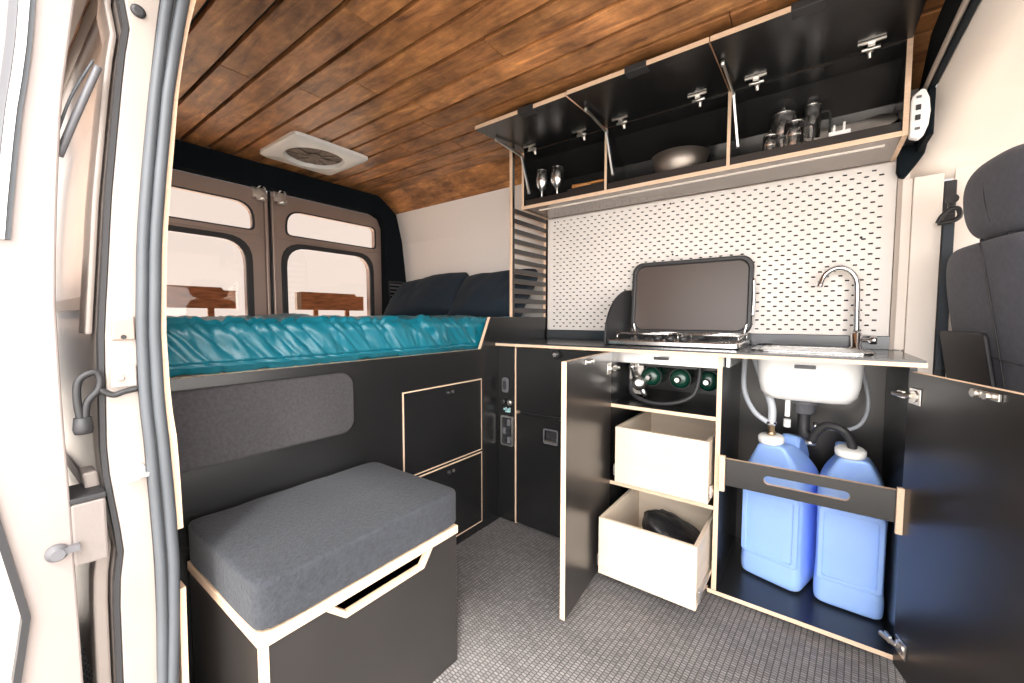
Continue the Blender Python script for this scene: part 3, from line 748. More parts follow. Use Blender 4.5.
# countertop with holes avoided: four slabs joined in one mesh round the sink opening
ct = thing('countertop', 'dark slim kitchen worktop with pale ply front edge', 'worktop', (-.5, 1.83, ZT))
bm = N()
SX0, SX1, SY0, SY1 = -.175, .145, 1.70, 1.985
xs = [-1.268, SX0, SX1, .250]; ys = [YF-.024, SY0, SY1, YB]
for i in range(3):
    for j in range(3):
        if i == 1 and j == 1: continue
        box(bm, xs[i], xs[i+1], ys[j], ys[j+1], .8945, .912)
bmesh.ops.remove_doubles(bm, verts=bm.verts, dist=.0001)
obj('worktop_slab', bm, 'counter', ct)
bm = N(); box(bm, -1.268, .252, YF-.0265, YF-.0245, .8935, .906); obj('front_edging', bm, 'ply', ct)
bm = N(); box(bm, -1.262, .228, 2.038, 2.0535, .9125, .962); obj('upstand', bm, 'counter', ct, bev=.001)

# pegboard
pb = thing('pegboard', 'white pegboard with rows of staggered slots behind the hob and sink', 'pegboard', (-.5, 2.05, .965))
bm = N()
PX0, PX1, PZ0, PZ1 = -1.262, .222, .9635, 1.598
hx, vz = .0424, .0192
nc = int((PX1-PX0-.004)/hx); nr = int((PZ1-PZ0-.02)/vz)
mx0 = (PX1-PX0-nc*hx)/2; mz0 = (PZ1-PZ0-nr*vz)/2
YP = 2.046
def slot_cell(x0, x1, z0, z1):
    cx, cz = (x0+x1)/2, (z0+z1)/2; a, b = .0074, .0031
    inn = [(cx+a, cz), (cx+a*.8, cz+b), (cx, cz+b), (cx-a*.8, cz+b), (cx-a, cz), (cx-a*.8, cz-b), (cx, cz-b), (cx+a*.8, cz-b)]
    out = [(x1, cz), (x1, z1), (cx, z1), (x0, z1), (x0, cz), (x0, z0), (cx, z0), (x1, z0)]
    I = [bm.verts.new((p[0], YP, p[1])) for p in inn]; O = [bm.verts.new((p[0], YP, p[1])) for p in out]; K = [bm.verts.new((p[0], YP+.006, p[1])) for p in inn]
    for i in range(8):
        j = (i+1) % 8
        bm.faces.new((O[i], O[j], I[j], I[i])); f = bm.faces.new((I[i], I[j], K[j], K[i])); f.material_index = 0
    f = bm.faces.new(K); f.material_index = 1
def quad(x0, x1, z0, z1):
    bm.faces.new([bm.verts.new(p) for p in ((x0, YP, z0), (x1, YP, z0), (x1, YP, z1), (x0, YP, z1))])
for r in range(nr):
    z0 = PZ0+mz0+r*vz; off = hx/2 if r % 2 else 0
    n_ = nc-(1 if r % 2 else 0)
    if r % 2: quad(PX0+mx0, PX0+mx0+off, z0, z0+vz); quad(PX1-mx0-hx/2, PX1-mx0, z0, z0+vz)
    for c in range(n_):
        x0 = PX0+mx0+off+c*hx
        slot_cell(x0, x0+hx, z0, z0+vz)
bmesh.ops.remove_doubles(bm, verts=bm.verts, dist=.00005)
me_face = obj('perforated_board', bm, ['white', 'darkhole'], pb)
bm = N(); ring(bm, rrect((PX0+PX1)/2, (PZ0+PZ1)/2, PX1-PX0, PZ1-PZ0, .001, 1), rrect((PX0+PX1)/2, (PZ0+PZ1)/2, PX1-PX0-2*mx0, PZ1-PZ0-2*mz0, .0005, 1), 1, YP, YP+.010); obj('board_margin', bm, 'white', pb)
for sx, sz in ((-1.215, 1.577), (-.605, 1.577), (-.575, 1.577), (-.235, .985), (.13, 1.335), (-.56, 1.335)):
    bm = N(); lathe(bm, [(.0045, 0), (.0045, .0025), (.002, .003)], (sx, YP-.0003, sz), (0, -1, 0), 12); obj('screw', bm, 'rubber', pb)

# hob with smoked lid
hb = thing('gas_hob', 'stainless steel gas hob with raised smoked glass lid', 'hob', (-.47, 1.86, .9125))
bm = N(); prism(bm, rrect(-.482, 1.855, .525, .335, .03, 6), 2, .9125, .936); obj('hob_tray', bm, 'steel', hb, bev=.005, autosm=True)
bm = N(); box(bm, -.725, -.280, 1.72, 2.0, .915, .935); bm.free()
bm = N(); box(bm, -.725, -.2735, 1.64, 2.0, .843, .892); obj('burner_box', bm, 'alu', hb, bev=.003)
bm = N(); box(bm, -.2545, -.240, 1.64, 2.0, .850, .892); obj('burner_box', bm, 'alu', hb, bev=.003)
for bx in (-.60, -.34):
    bm = N(); lathe(bm, [(.055, 0), (.055, .004), (.035, .006), (.035, .014), (.028, .017)], (bx, 1.86, .9362), (0, 0, 1), 24); obj('burner', bm, 'darkplastic', hb)
bm = N()
for bx in (-.60, -.34):
    for a, b in (((bx-.11, 1.745), (bx+.11, 1.745)), ((bx-.11, 1.975), (bx+.11, 1.975)), ((bx-.11, 1.745), (bx-.11, 1.975)), ((bx+.11, 1.745), (bx+.11, 1.975)), ((bx, 1.745), (bx, 1.975)), ((bx-.11, 1.86), (bx+.11, 1.86))):
        tube(bm, [(a[0], a[1], .962), (b[0], b[1], .962)], .0035, 6, 0)
    for a in ((bx-.11, 1.745), (bx+.11, 1.745), (bx-.11, 1.975), (bx+.11, 1.975)): tube(bm, [(a[0], a[1], .936), (a[0], a[1], .962)], .0035, 6, 0)
obj('pan_support', bm, 'steel', hb)
for k in range(3):
    bm = N(); lathe(bm, [(.017, 0), (.015, .018), (.012, .020)], (-.52+k*.05, 1.705, .9362), (0, 0, 1), 16); obj('control_knob', bm, 'darkplastic', hb)
# lid: rounded dish, leaning back
def lidM(): return Matrix.Translation((-.4765, 2.0, .955)) @ Matrix.Rotation(math.radians(-4), 4, 'X')
bm = N(); LM = lidM()
o_ = rrect(0, .172, .525, .345, .05, 8); i_ = rrect(0, .172, .485, .305, .04, 8)
ring(bm, o_, i_, 1, -.022, .004)
for v in bm.verts: v.co = LM @ v.co
ldd = obj('lid_rim', bm, 'darkplastic', hb, bev=.006, autosm=True)
bm = N(); prism(bm, i_, 1, -.010, -.004)
for v in bm.verts: v.co = LM @ v.co
obj('lid_glass', bm, 'glassblack', hb)
bm = N(); tube(bm, [LM @ Vector((.264, -.020, .08)), LM @ Vector((.267, -.022, .16)), LM @ Vector((.264, -.020, .24))], .0065, 8); obj('lid_bracket', bm, 'steel', hb)
for sx in (-1, 1):
    bm = N(); tube(bm, [(-.4765+sx*.225, 1.95, .94), (-.4765+sx*.235, 1.975, .962), LM @ Vector((sx*.245, -.022, .05))], .006, 8); obj('lid_hinge', bm, 'steel', hb)
# side windshield: dark quarter disc standing by the left burner
ws = []
for k in range(13):
    a = PI/2*k/12; ws.append((2.005-math.sin(a)*.30, .913+.0+math.cos(a)*.0))
bm = N()
pts = [(2.03, .913), (1.715, .913)]
for k in range(13):
    a = PI/2*k/12; pts.append((1.715+.305*(1-math.cos(a)), .935+.235*math.sin(a)))
pts.append((2.03, 1.17))
prism(bm, pts, 0, -.762, -.752); obj('side_shield', bm, 'darkplastic', hb, bev=.002, label='dark curved side shield')

# sink and tap
sk_ = thing('sink', 'white undermounted sink bowl with steel rim and black drain fitting', 'sink', (-.015, 1.84, .73))
bm = N()
lev = [(.9135, 1.0, 1.0), (.88, .985, .985), (.80, .95, .95), (.765, .90, .90), (.745, .80, .80), (.738, .6, .6)]
rows = []
for z_, a, b in lev:
    rows.append([(p[0], p[1], z_) for p in rrect(-.015, 1.8425, .300*a, .268*b, .05*a, 5)])
V = [[bm.verts.new(p) for p in r] for r in rows]
for a, b in zip(V, V[1:]):
    n = len(a)
    for i in range(n):
        f = bm.faces.new((a[i], a[(i+1) % n], b[(i+1) % n], b[i])); f.smooth = True
f = bm.faces.new(V[-1]); f.smooth = True
o = obj('bowl', bm, 'whiteplastic', sk_)
md = o.modifiers.new('solid', 'SOLIDIFY'); md.thickness = .004; md.offset = 1
bm = N(); ring(bm, rrect(-.015, 1.8425, .345, .31, .06, 6), rrect(-.015, 1.8425, .296, .264, .05, 6), 2, .9125, .9175); obj('rim', bm, 'steel', sk_, bev=.001)
bm = N(); lathe(bm, [(.045, 0), (.045, .012), (.032, .018), (.032, .045), (.026, .05)], (-.02, 1.83, .730), (0, 0, -1), 24); obj('strainer', bm, 'greyplastic', sk_)
bm = N(); tube(bm, [(-.02, 1.83, .685), (-.02, 1.83, .64), (-.015, 1.82, .605), (.01, 1.81, .60)], .019, 12); obj('drain_trap', bm, 'rubber', sk_)
bm = N(); box(bm, -.078, -.062, 1.80, 1.825, .665, .735); lathe(bm, [(.012, 0), (.012, .03)], (-.07, 1.81, .655), (0, 0, -1), 12); obj('overflow_clip', bm, 'whiteplastic', sk_, bev=.002)
ta = thing('kitchen_tap', 'chrome swan neck tap behind the sink against the pegboard', 'tap', (.127, 2.0, .9125))
bm = N(); lathe(bm, [(.024, 0), (.024, .006), (.017, .010), (.017, .060), (.012, .066)], (.127, 2.0, .9125), (0, 0, 1), 20); obj('tap_base', bm, 'chrome', ta)
arc = [(.127, 2.0, .975), (.125, 2.0, 1.05), (.123, 2.0, 1.14)]
for k in range(1, 9):
    a = PI*k/9*.93; arc.append((.123-(.056-.056*math.cos(a)), 2.0-.02*k/9, 1.145+.075*math.sin(a)))
arc.append((.010, 1.975, 1.150))
bm = N(); tube(bm, arc, .0095, 12, 4); obj('spout', bm, 'chrome', ta)
bm = N(); lathe(bm, [(.008, 0), (.008, .02), (.015, .024), (.015, .04), (.010, .044)], (.144, 1.998, .948), (1, -.25, 0), 16); obj('tap_lever', bm, 'chrome', ta)
dh = thing('sink_plug_disc', 'small round dark plug resting on the worktop left of the sink', 'plug', (-.165, 2.01, .9125))
bm = N(); lathe(bm, [(.028, 0), (.028, .006), (.012, .009)], (-.165, 2.008, .9128), (0, 0, 1), 20); obj('disc', bm, 'rubber', dh)

# ------------------------------------------------------------------ jugs and hoses
def jug(cen, w, d, deg, label, lean):
    # modelled square at the origin, then turned on the spot
    cx, cy = 0, 0; y0 = -d/2
    t = thing('water_jug', label, 'water jug', (0, 0, 0), 0, 'water jugs under the sink')
    bm = N()
    S = [(.0360, .90, .93, 0), (.045, .97, .98, 0), (.060, 1, 1, 0), (.110, 1, 1, 0), (.122, .965, .975, 0), (.135, .965, .975, 0), (.375, .965, .975, 0), (.390, 1, 1, 0), (.425, 1, 1, 0), (.455, .93, .95, 0),
         (.500, .74, .80, -.02), (.540, .52, .62, -.045), (.560, .44, .40, -.075), (.565, .30, .25, -.085)]
    rings = []
    for z, a, b, oy in S:
        r = min(w*a, d*b)*.16
        rings.append([bm.verts.new((p[0], p[1]+oy, z)) for p in rrect(cx, cy, w*a, d*b, r, 4)])
    for a, b in zip(rings, rings[1:]):
        n = len(a)
        for i in range(n):
            f = bm.faces.new((a[i], a[(i+1) % n], b[(i+1) % n], b[i])); f.smooth = True
    bm.faces.new(rings[0][::-1]); bm.faces.new(rings[-1])
    body = obj('jug_body', bm, 'blue', t, bev=0, sub=1)
    # raised handle ridge behind the neck
    bm = N(); prism(bm, [(cy-.02, .50), (cy+.11, .44), (cy+.12, .50), (cy+.07, .575), (cy+.01, .585)], 0, cx-.020+lean, cx+.045+lean); obj('carry_handle', bm, 'blue', t, bev=.010, autosm=True)
    # raised border on the front face
    bm = N(); ring(bm, rrect(cx, .255, w*.90, .255, .012, 3), rrect(cx, .255, w*.74, .225, .010, 3), 1, y0-.002, y0+.010); obj('front_moulding', bm, 'blue', t, bev=.003, autosm=True)
    ny = cy-.083
    bm = N(); lathe(bm, [(.030, 0), (.030, .010), (.040, .012), (.042, .018), (.042, .032), (.036, .038), (.012, .039)], (cx-.01, ny, .556), (0, -.12, 1), 28); obj('screw_cap', bm, 'cap', t)
    a = math.radians(deg); t.location = (cen[0], cen[1], 0); t.rotation_euler = (0, 0, a)
    px_, py_ = -.01, ny-.004
    return (cen[0]+px_*math.cos(a)-py_*math.sin(a), cen[1]+px_*math.sin(a)+py_*math.cos(a), .596)
c1 = jug((-.083, 1.856), .208, .215, -16, 'blue plastic water jug on the left under the sink', .01)
c2 = jug((.124, 1.842), .190, .225, -2, 'blue plastic water jug on the right under the sink', -.03)
hs = thing('fill_hose', 'pale grey pair of hoses joined into the left jug cap', 'hose', c1)
bm = N(); tube(bm, [(c1[0], c1[1], c1[2]+.035), (c1[0]-.002, 1.79, .70), (c1[0]-.03, 1.81, .78), (c1[0]-.070, 1.85, .885)], .0135, 12); obj('thick_hose', bm, 'hoseclear', hs)
bm = N(); tube(bm, [(c1[0]-.012, c1[1], c1[2]+.045), (c1[0]-.06, 1.79, .675), (c1[0]-.100, 1.84, .75), (c1[0]-.104, 1.88, .885)], .0095, 10); obj('thin_hose', bm, 'hoseclear', hs)
bm = N(); lathe(bm, [(.014, 0), (.014, .012), (.011, .012), (.011, .036)], c1, (0, 0, 1), 16); obj('brass_fitting', bm, 'brass', hs)
bm = N(); lathe(bm, [(.017, 0), (.017, .008)], (c1[0], c1[1], c1[2]+.042), (0, 0, 1), 16); obj('hose_clamp', bm, 'steel', hs)
dr_ = thing('drain_hose', 'black ribbed drain hose arching from the sink trap into the right jug', 'hose', c2)
bm = N(); tube(bm, [(.005, 1.775, .592), (.018, 1.765, .630), (.045, 1.755, .660), (.085, 1.745, .655), (.108, 1.75, .625), (c2[0]+.005, c2[1], c2[2]-.002)], .0135, 12)
obj('ribbed_tube', bm, 'rubber', dr_)
bm = N(); lathe(bm, [(.015, 0), (.017, .014)], (.002, 1.778, .580), (0, 0, 1), 14); obj('end_cuff', bm, 'alu', dr_)
sh = thing('supply_hose', 'thin grey water hose looping behind the right jug', 'hose', (.12, 1.9, .65))
bm = N(); tube(bm, [(.05, 1.87, .628), (.10, 1.88, .625), (.145, 1.90, .65), (.165, 1.93, .71), (.155, 1.95, .80), (.13, 1.975, .888)], .0065, 10); obj('hose_tube', bm, 'hoseclear', sh)
bm = N(); lathe(bm, [(.010, 0), (.010, .03), (.014, .03), (.014, .045)], (.052, 1.87, .628), (-1, 0, 0), 12); obj('valve', bm, 'satin', sh)
bm = N(); tube(bm, [(.02, 1.87, .625), (.015, 1.868, .600), (.018, 1.866, .585)], .004, 8); obj('valve_lever', bm, 'satin', sh)

# ------------------------------------------------------------------ gas bottles
rk = thing('bottle_rack', 'black bracket holding the green gas canisters under the hob', 'bracket', (-.43, 1.8, .84))
bm = N(); box(bm, -.60, -.285, 1.72, 1.735, .826, .8425); box(bm, -.60, -.285, 1.84, 1.855, .826, .8425); obj('rail', bm, 'darkplastic', rk)
labels = ['green gas canister under the hob, beside the regulator', 'green gas canister hanging in the middle of the three under the hob', 'green gas canister nearest the cabinet divider']
for k, gx in enumerate((-.548, -.432, -.326)):
    t = thing('gas_canister', labels[k], 'gas canister', (gx, 1.8, .786), 0, 'green gas canisters under the hob')
    zc_ = .783; r_ = .040
    bm = N(); lathe(bm, [(.010, -.002), (.026, .002), (.036, .012), (r_, .030), (r_, .19), (.034, .20), (.0, .205)], (gx, 1.700, zc_), (0, 1, 0), 24); obj('canister_body', bm, 'green', t)
    bm = N(); lathe(bm, [(.013, 0), (.013, .012), (.009, .014), (.009, .022)], (gx, 1.6975, zc_), (0, -1, 0), 14); obj('valve', bm, 'steel', t)
    for yy in (1.7275, 1.8475):
        bm = N(); ring(bm, [(gx+math.cos(a)*.0425, zc_+math.sin(a)*.0425) for a in [2*PI*i/24 for i in range(24)]], [(gx+math.cos(a)*.0405, zc_+math.sin(a)*.0405) for a in [2*PI*i/24 for i in range(24)]], 1, yy-.006, yy+.006)
        obj('strap', bm, 'darkplastic', t)
rg = thing('gas_regulator', 'silver gas pressure regulator left of the green canisters', 'regulator', (-.61, 1.73, .74))
bm = N(); lathe(bm, [(.028, 0), (.032, .006), (.032, .018), (.022, .026), (.012, .034)], (-.595, 1.715, .752), (.2, -1, .15), 20); obj('regulator_body', bm, 'satin', rg)
bm = N(); lathe(bm, [(.012, 0), (.012, .05), (.016, .05), (.016, .065)], (-.612, 1.72, .765), (-.3, 0, 1), 12); obj('inlet', bm, 'alu', rg)
bm = N(); lathe(bm, [(.011, 0), (.011, .04)], (-.585, 1.712, .735), (.5, 0, -1), 12); obj('outlet', bm, 'alu', rg)
bm = N(); box(bm, -.645, -.585, 1.735, 1.742, .700, .845); obj('mount_plate', bm, 'satin', rg)
gh = thing('gas_hose', 'black rubber gas hose looping below the green canisters', 'hose', (-.48, 1.7, .69))
bm = N(); tube(bm, [(-.628, 1.70, .765), (-.618, 1.68, .72), (-.575, 1.66, .694), (-.50, 1.65, .685), (-.42, 1.65, .700), (-.365, 1.66, .735), (-.350, 1.68, .80), (-.352, 1.69, .843)], .0085, 10); obj('hose_tube', bm, 'rubber', gh)

# ------------------------------------------------------------------ overhead cabinet
oc = thing('overhead_cabinet', 'black ply overhead cabinet with three flaps lifted open', 'cabinet', (-.53, 1.92, 1.6))
OY, OZ0 = 1.785, 1.6015
ep = [(OY, OZ0), (2.044, OZ0), (2.044, 1.69), (2.0, 1.795), (1.868, 1.895), (OY, 1.905)]
for xa, xb in ((-1.266, -1.252), (-.800, -.788), (-.296, -.284), (.200, .214)):
    bm = N(); prism(bm, [(p[0], p[1] if i > 1 or xa in (-1.266, .200) else 1.6185) for i, p in enumerate(ep)], 0, xa, xb, 0, 1); obj('upright_panel' , bm, B2, oc)
bm = N(); box(bm, -1.2515, .1995, OY, 2.044, OZ0, 1.618, 0, 1, 2); bo = obj('bottom_board', bm, ['gloss', 'ply'], oc)
bm = N(); box(bm, -1.2515, .1995, OY+.016, OY+.026, 1.6185, 1.652); obj('lip_rail', bm, 'blackdoor', oc)
bm = N(); prism(bm, [(2.034, 1.6185), (2.044, 1.6185), (2.044, 1.69), (2.0, 1.79), (1.99, 1.785), (2.034, 1.685)], 0, -1.2515, .1995); obj('back_board', bm, 'black', oc)
bm = N(); prism(bm, [(OY+.002, 1.893), (1.868, 1.883), (1.995, 1.787), (1.992, 1.783), (1.866, 1.878), (OY+.002, 1.887)], 0, -1.2515, .1995); obj('top_board', bm, 'black', oc)
bm = N(); box(bm, -1.19, .165, 1.835, 1.848, 1.5975, 1.601); obj('light_strip', bm, 'led', oc, label='thin pale light strip')
# flaps
def flap(x0, x1, cut, front_y, zf, label):
    # modelled from the hinge line forward
    dy = OY-front_y; ang = math.atan2(1.889-zf, dy)
    o_bm = N(); box(o_bm, x0, x1, -dy, 0, 0, .016, 0, 1, 2)
    T = Matrix.Translation((0, OY-.002, 1.893)) @ Matrix.Rotation(ang, 4, 'X')
    for v in o_bm.verts: v.co = T @ v.co
    f = obj('flap', o_bm, ['black', 'ply'], oc)
    for cx_ in cut:
        bm = N(); box(bm, cx_-.038, cx_+.038, -dy-.0045, -dy+.04, -.0035, .020)
        for v in bm.verts: v.co = T @ v.co
        obj('finger_pull', bm, 'rubber', f, bev=.003)
    for hx_ in (x0+.09, x1-.10):
        bm = N(); box(bm, hx_-.034, hx_+.034, -.070, -.060, -.007, -.0005); box(bm, hx_-.009, hx_+.009, -.062, -.016, -.016, -.0005)
        lathe(bm, [(.006, 0), (.006, .046)], (hx_-.023, -.040, -.014), (1, 0, 0), 10); lathe(bm, [(.007, 0), (.005, .020)], (hx_, -.016, -.010), (0, .3, -1), 12)
        for v in bm.verts: v.co = T @ v.co
        obj('hinge', bm, 'satin', f, bev=.001)
    return f
flap(-1.262, -.797, (-.985,), 1.415, 1.875, '')
flap(-.793, -.293, (-.525,), 1.415, 1.878, '')
flap(-.289, .212, (-.045,), 1.415, 1.878, '')
# lift stays
def stay(x, xo):
    bm = N(); P1 = Vector((xo, 1.545, 1.876)); P2 = Vector((x, 1.752, 1.862)); P3 = Vector((x+.012, 1.80, 1.690))
    def bar(a, b, w, t):
        d = (b-a).normalized(); s = Vector((1, 0, 0)); n = d.cross(s).normalized()
        vs = []
        for p in (a, b):
            for u, v in ((-1,-1),(1,-1),(1,1),(-1,1)): vs.append(bm.verts.new(p+s*t*u+n*w*v))
        for idx in ((0,1,2,3),(4,5,6,7),(0,1,5,4),(1,2,6,5),(2,3,7,6),(3,0,4,7)): bm.faces.new([vs[i] for i in idx])
    bar(P1, P2, .006, .003); bar(P2, P3, .008, .004)
    lathe(bm, [(.009, 0), (.009, .010)], P2-Vector((.005, 0, 0)), (1, 0, 0), 12)
    lathe(bm, [(.010, 0), (.010, .010)], P1-Vector((.005, 0, 0)), (1, 0, 0), 12)
    lathe(bm, [(.009, 0), (.009, .010)], P3-Vector((.005, 0, 0)), (1, 0, 0), 12)
    obj('lift_stay', bm, 'alu', oc, bev=.001)
stay(-1.242, -1.242); stay(-.778, -.775); stay(-.272, -.275)

# crockery on the overhead shelf
def cup(x, y, label):
    t = thing('steel_tumbler', label, 'cup', (x, y, 1.6185), 0, 'steel tumblers on the overhead shelf')
    bm = N(); lathe(bm, [(.024, .0), (.024, .003), (.006, .006), (.005, .070), (.019, .082), (.031, .105), (.035, .128), (.030, .176), (.028, .178)], (x, y, 1.619), (0, 0, 1), 20); obj('cup_body', bm, 'steel', t)
    bm = N(); lathe(bm, [(.0305, 0), (.0305, .002)], (x, y, 1.7965), (0, 0, 1), 20); obj('cup_rim', bm, 'chrome', t)
cup(-1.175, 1.84, 'left steel stemmed tumbler beside the end panel')
cup(-1.085, 1.845, 'right steel stemmed tumbler beside the wooden utensil')
sp = thing('wooden_spatula', 'orange wooden spatula lying beside the steel tumblers', 'spatula', (-.93, 1.86, 1.62))
bm = N(); tube(bm, [(-1.00, 1.85, 1.688), (-.90, 1.87, 1.690)], .010, 8, 0); obj('handle', bm, 'wooditem', sp)
bm = N(); box(bm, -.90, -.83, 1.845, 1.895, 1.682, 1.694); obj('blade', bm, 'wooditem', sp, bev=.004)
bm = N(); box(bm, -1.02, -.81, 1.835, 1.91, 1.6185, 1.677); tag(obj('cutlery_tray', bm, 'darkplastic', bev=.006), 'flat black tray under the wooden spatula', 'tray')
bw = thing('steel_bowl', 'wide shallow steel bowl on the shelf behind the middle flap', 'bowl', (-.50, 1.89, 1.6185))
bm = N(); lathe(bm, [(.045, 0), (.06, .006), (.098, .055), (.118, .118), (.115, .118), (.094, .06), (.056, .012)], (-.50, 1.905, 1.6187), (0, 0, 1), 32); obj('bowl_body', bm, 'dull', bw)
bm = N(); lathe(bm, [(.006, 0), (.008, .012), (.004, .016)], (-.635, 1.90, 1.6187), (0, 0, 1), 10); tag(obj('small_jar', bm, 'satin'), 'tiny metal knob standing left of the steel bowl', 'knob')
def pot(x, y, r, h, label, spout=False):
    t = thing('steel_pot', label, 'pot', (x, y, 1.6185), 0, 'steel pots on the overhead shelf')
    bm = N(); lathe(bm, [(r*.94, 0), (r, .004), (r, h*.55), (r*.97, h*.57), (r, h*.6), (r*.98, h), (r*.9, h)], (x, y, 1.6187), (0, 0, 1), 24); obj('pot_body', bm, 'steel', t)
    bm = N(); lathe(bm, [(r*.99, 0), (r*.9, .006), (r*.3, .014), (r*.16, .016), (r*.2, .026), (r*.1, .03)], (x, y, 1.619+h), (0, 0, 1), 20); obj('pot_lid', bm, 'steel', t)
    bm = N(); tube(bm, [(x+r*.95, y-.005, 1.619+h*.85), (x+r+.025, y-.008, 1.619+h*.8), (x+r+.022, y-.008, 1.619+h*.3), (x+r*.95, y-.005, 1.619+h*.2)], .0035, 8); obj('pot_handle', bm, 'rubber', t)
pot(-.158, 1.835, .024, .088, 'tiny steel cup at the left end of the pot cluster')
pot(-.125, 1.925, .042, .190, 'tall steel kettle standing at the back of the pot cluster')
pot(-.085, 1.840, .032, .118, 'medium steel mug in front of the tall kettle')
pot(-.035, 1.930, .028, .200, 'dark slim coffee maker beside the tall kettle')
pl = thing('dinner_plate', 'large pale plate leaning at the back behind the right flap', 'plate', (.08, 1.95, 1.62))
bm = N(); lathe(bm, [(.07, 0), (.08, .003), (.135, .016), (.137, .019), (.08, .007), (.02, .005)], (.068, 1.928, 1.697), (0, -.5, .82), 40); obj('plate_body', bm, 'headliner', pl)
pc = thing('plate_clip', 'small white two pronged clip in front of the plate', 'clip', (.06, 1.84, 1.62))
bm = N(); box(bm, .015, .075, 1.810, 1.825, 1.6187, 1.670); obj('clip_base', bm, 'whiteplastic', pc, bev=.003)
bm = N(); tube(bm, [(.030, 1.818, 1.670), (.030, 1.818, 1.692)], .004, 8, 0); tube(bm, [(.057, 1.818, 1.670), (.057, 1.818, 1.697)], .004, 8, 0); obj('prong', bm, 'whiteplastic', pc)

# control panel on the cabinet end
cpn = thing('control_panel', 'white rounded control panel with dark buttons at the overhead cabinet end', 'control panel', (.235, 1.79, 1.65))
bm = N()
pts = poly_r([(.253, 1.735), (.2065, 1.712), (.2065, 1.575), (.250, 1.572)], [.030, .012, .008, .020])
pts2 = pts
prism(bm, [(.2155, 1.590), (.236, 1.580), (.248, 1.592), (.257, 1.62), (.260, 1.66), (.256, 1.70), (.247, 1.726), (.238, 1.731), (.218, 1.712), (.2155, 1.70)], 1, 1.775, 1.80); obj('panel_shell', bm, 'whiteplastic', cpn, bev=.004)
for k, zz_ in enumerate((1.706, 1.675, 1.645, 1.612)):
    h_ = .016 if k in (1, 2) else .008
    bm = N(); box(bm, .226, .238, 1.7715, 1.7748, zz_-h_/2, zz_+h_/2); obj('button', bm, 'darkplastic' if k in (1, 2) else 'greyplastic', cpn, bev=.001)
bm = N(); box(bm, .2155, .255, 1.8005, 1.99, 1.63, 1.69); obj('mount_bracket', bm, 'darkplastic', cpn)

# ------------------------------------------------------------------ roof vent
rv = thing('roof_vent', 'square white roof fan vent with round opening in the plank ceiling', 'roof vent', (-2.22, 1.18, ZC))
vx, vy = -2.22, 1.178; s = .205
bm = N(); zt_, zb_ = ZC-.001, ZC-.028
K = 80
circ = [(vx+.150*math.cos(2*PI*i/K+PI/4*0), vy+.150*math.sin(2*PI*i/K)) for i in range(K)]
def sq(h, r=.03):
    out = []
    for i in range(K):
        a = 2*PI*i/K; c, s_ = math.cos(a), math.sin(a); m_ = (abs(c)**18+abs(s_)**18)**(1/18); out.append((vx+h*c/m_, vy+h*s_/m_))
    return out
L = [(sq(.205), zt_), (sq(.205), zb_+.012), (sq(.190), zb_), (circ, zb_), ([(vx+(p[0]-vx)*.94, vy+(p[1]-vy)*.94) for p in circ], zt_-.004)]
V = [[bm.verts.new((p[0], p[1], z_)) for p in ps] for ps, z_ in L]
for a, b in zip(V, V[1:]):
    for i in range(K): bm.faces.new((a[i], a[(i+1) % K], b[(i+1) % K], b[i]))
obj('vent_bezel', bm, 'whiteplastic', rv, autosm=True)
bm = N(); lathe(bm, [(.138, 0), (.138, .003)], (vx, vy, zt_-.009), (0, 0, 1), 40); obj('mesh_screen', bm, 'screen', rv)
bm = N()
for k in range(8):
    a = k*PI/4
    p = [(vx+.03*math.cos(a), vy+.03*math.sin(a)), (vx+.13*math.cos(a-.15), vy+.13*math.sin(a-.15)), (vx+.13*math.cos(a+.35), vy+.13*math.sin(a+.35))]
    prism(bm, p, 2, zt_-.014, zt_-.0105)
lathe(bm, [(.035, 0), (.035, .008)], (vx, vy, zt_-.0095), (0, 0, -1), 20)
obj('fan_blade', bm, 'screen', rv)

# ------------------------------------------------------------------ cab end: pillar trim, headliner, seat, belt
bm = N(); box(bm, .2235, .236, 2.035, 2.050, .913, 1.598); struct('trim_11', bm, 'tan')
bm = N(); box(bm, .2645, .340, 2.035, 2.11, .0, 1.528); box(bm, .2365, .2640, 2.040, 2.11, .9125, 1.528); box(bm, .2645, .340, 2.030, 2.0348, .0, 1.528); struct('trim_12', bm, 'headliner', bev=.003)
bm = N(); box(bm, .3405, .372, 2.03, 2.11, .0, 1.50); struct('trim_13', bm, 'rubber', bev=.003)
# cab side with window opening
bm = N(); ring(bm, rrect(.99, .80, 1.23, 1.60, .002, 6), rrect(.97, 1.24, 1.06, .52, .08, 6), 1, 2.08, 2.12); struct('wall_front', bm, 'headliner')
bm = N(); prism(bm, rrect(.97, 1.24, 1.058, .518, .08, 6), 1, 2.098, 2.102); struct('window_1', bm, 'glass')
# black lower arch piece and header step
bm = N(); prism(bm, [(.2155, 1.55), (.222, 1.532), (.238, 1.525), (.268, 1.57), (.285, 1.60), (.295, 1.66), (.300, 1.75), (.300, 1.80), (.2155, 1.80), (.2155, 1.63)], 1, 2.005, 2.032); struct('trim_14', bm, 'felt', bev=.005)
bm = N(); box(bm, .262, .279, .34, 2.03, 1.752, ZC-.001); box(bm, .262, .279, 1.84, 2.034, 1.605, 1.7515); struct('trim_15', bm, 'felt', bev=.004)
bm = N(); tube(bm, [(.258, .4, 1.768), (.258, 1.0, 1.768), (.258, 1.6, 1.768), (.258, 1.88, 1.762), (.254, 1.98, 1.745)], .008, 8); struct('trim_16', bm, 'tan')
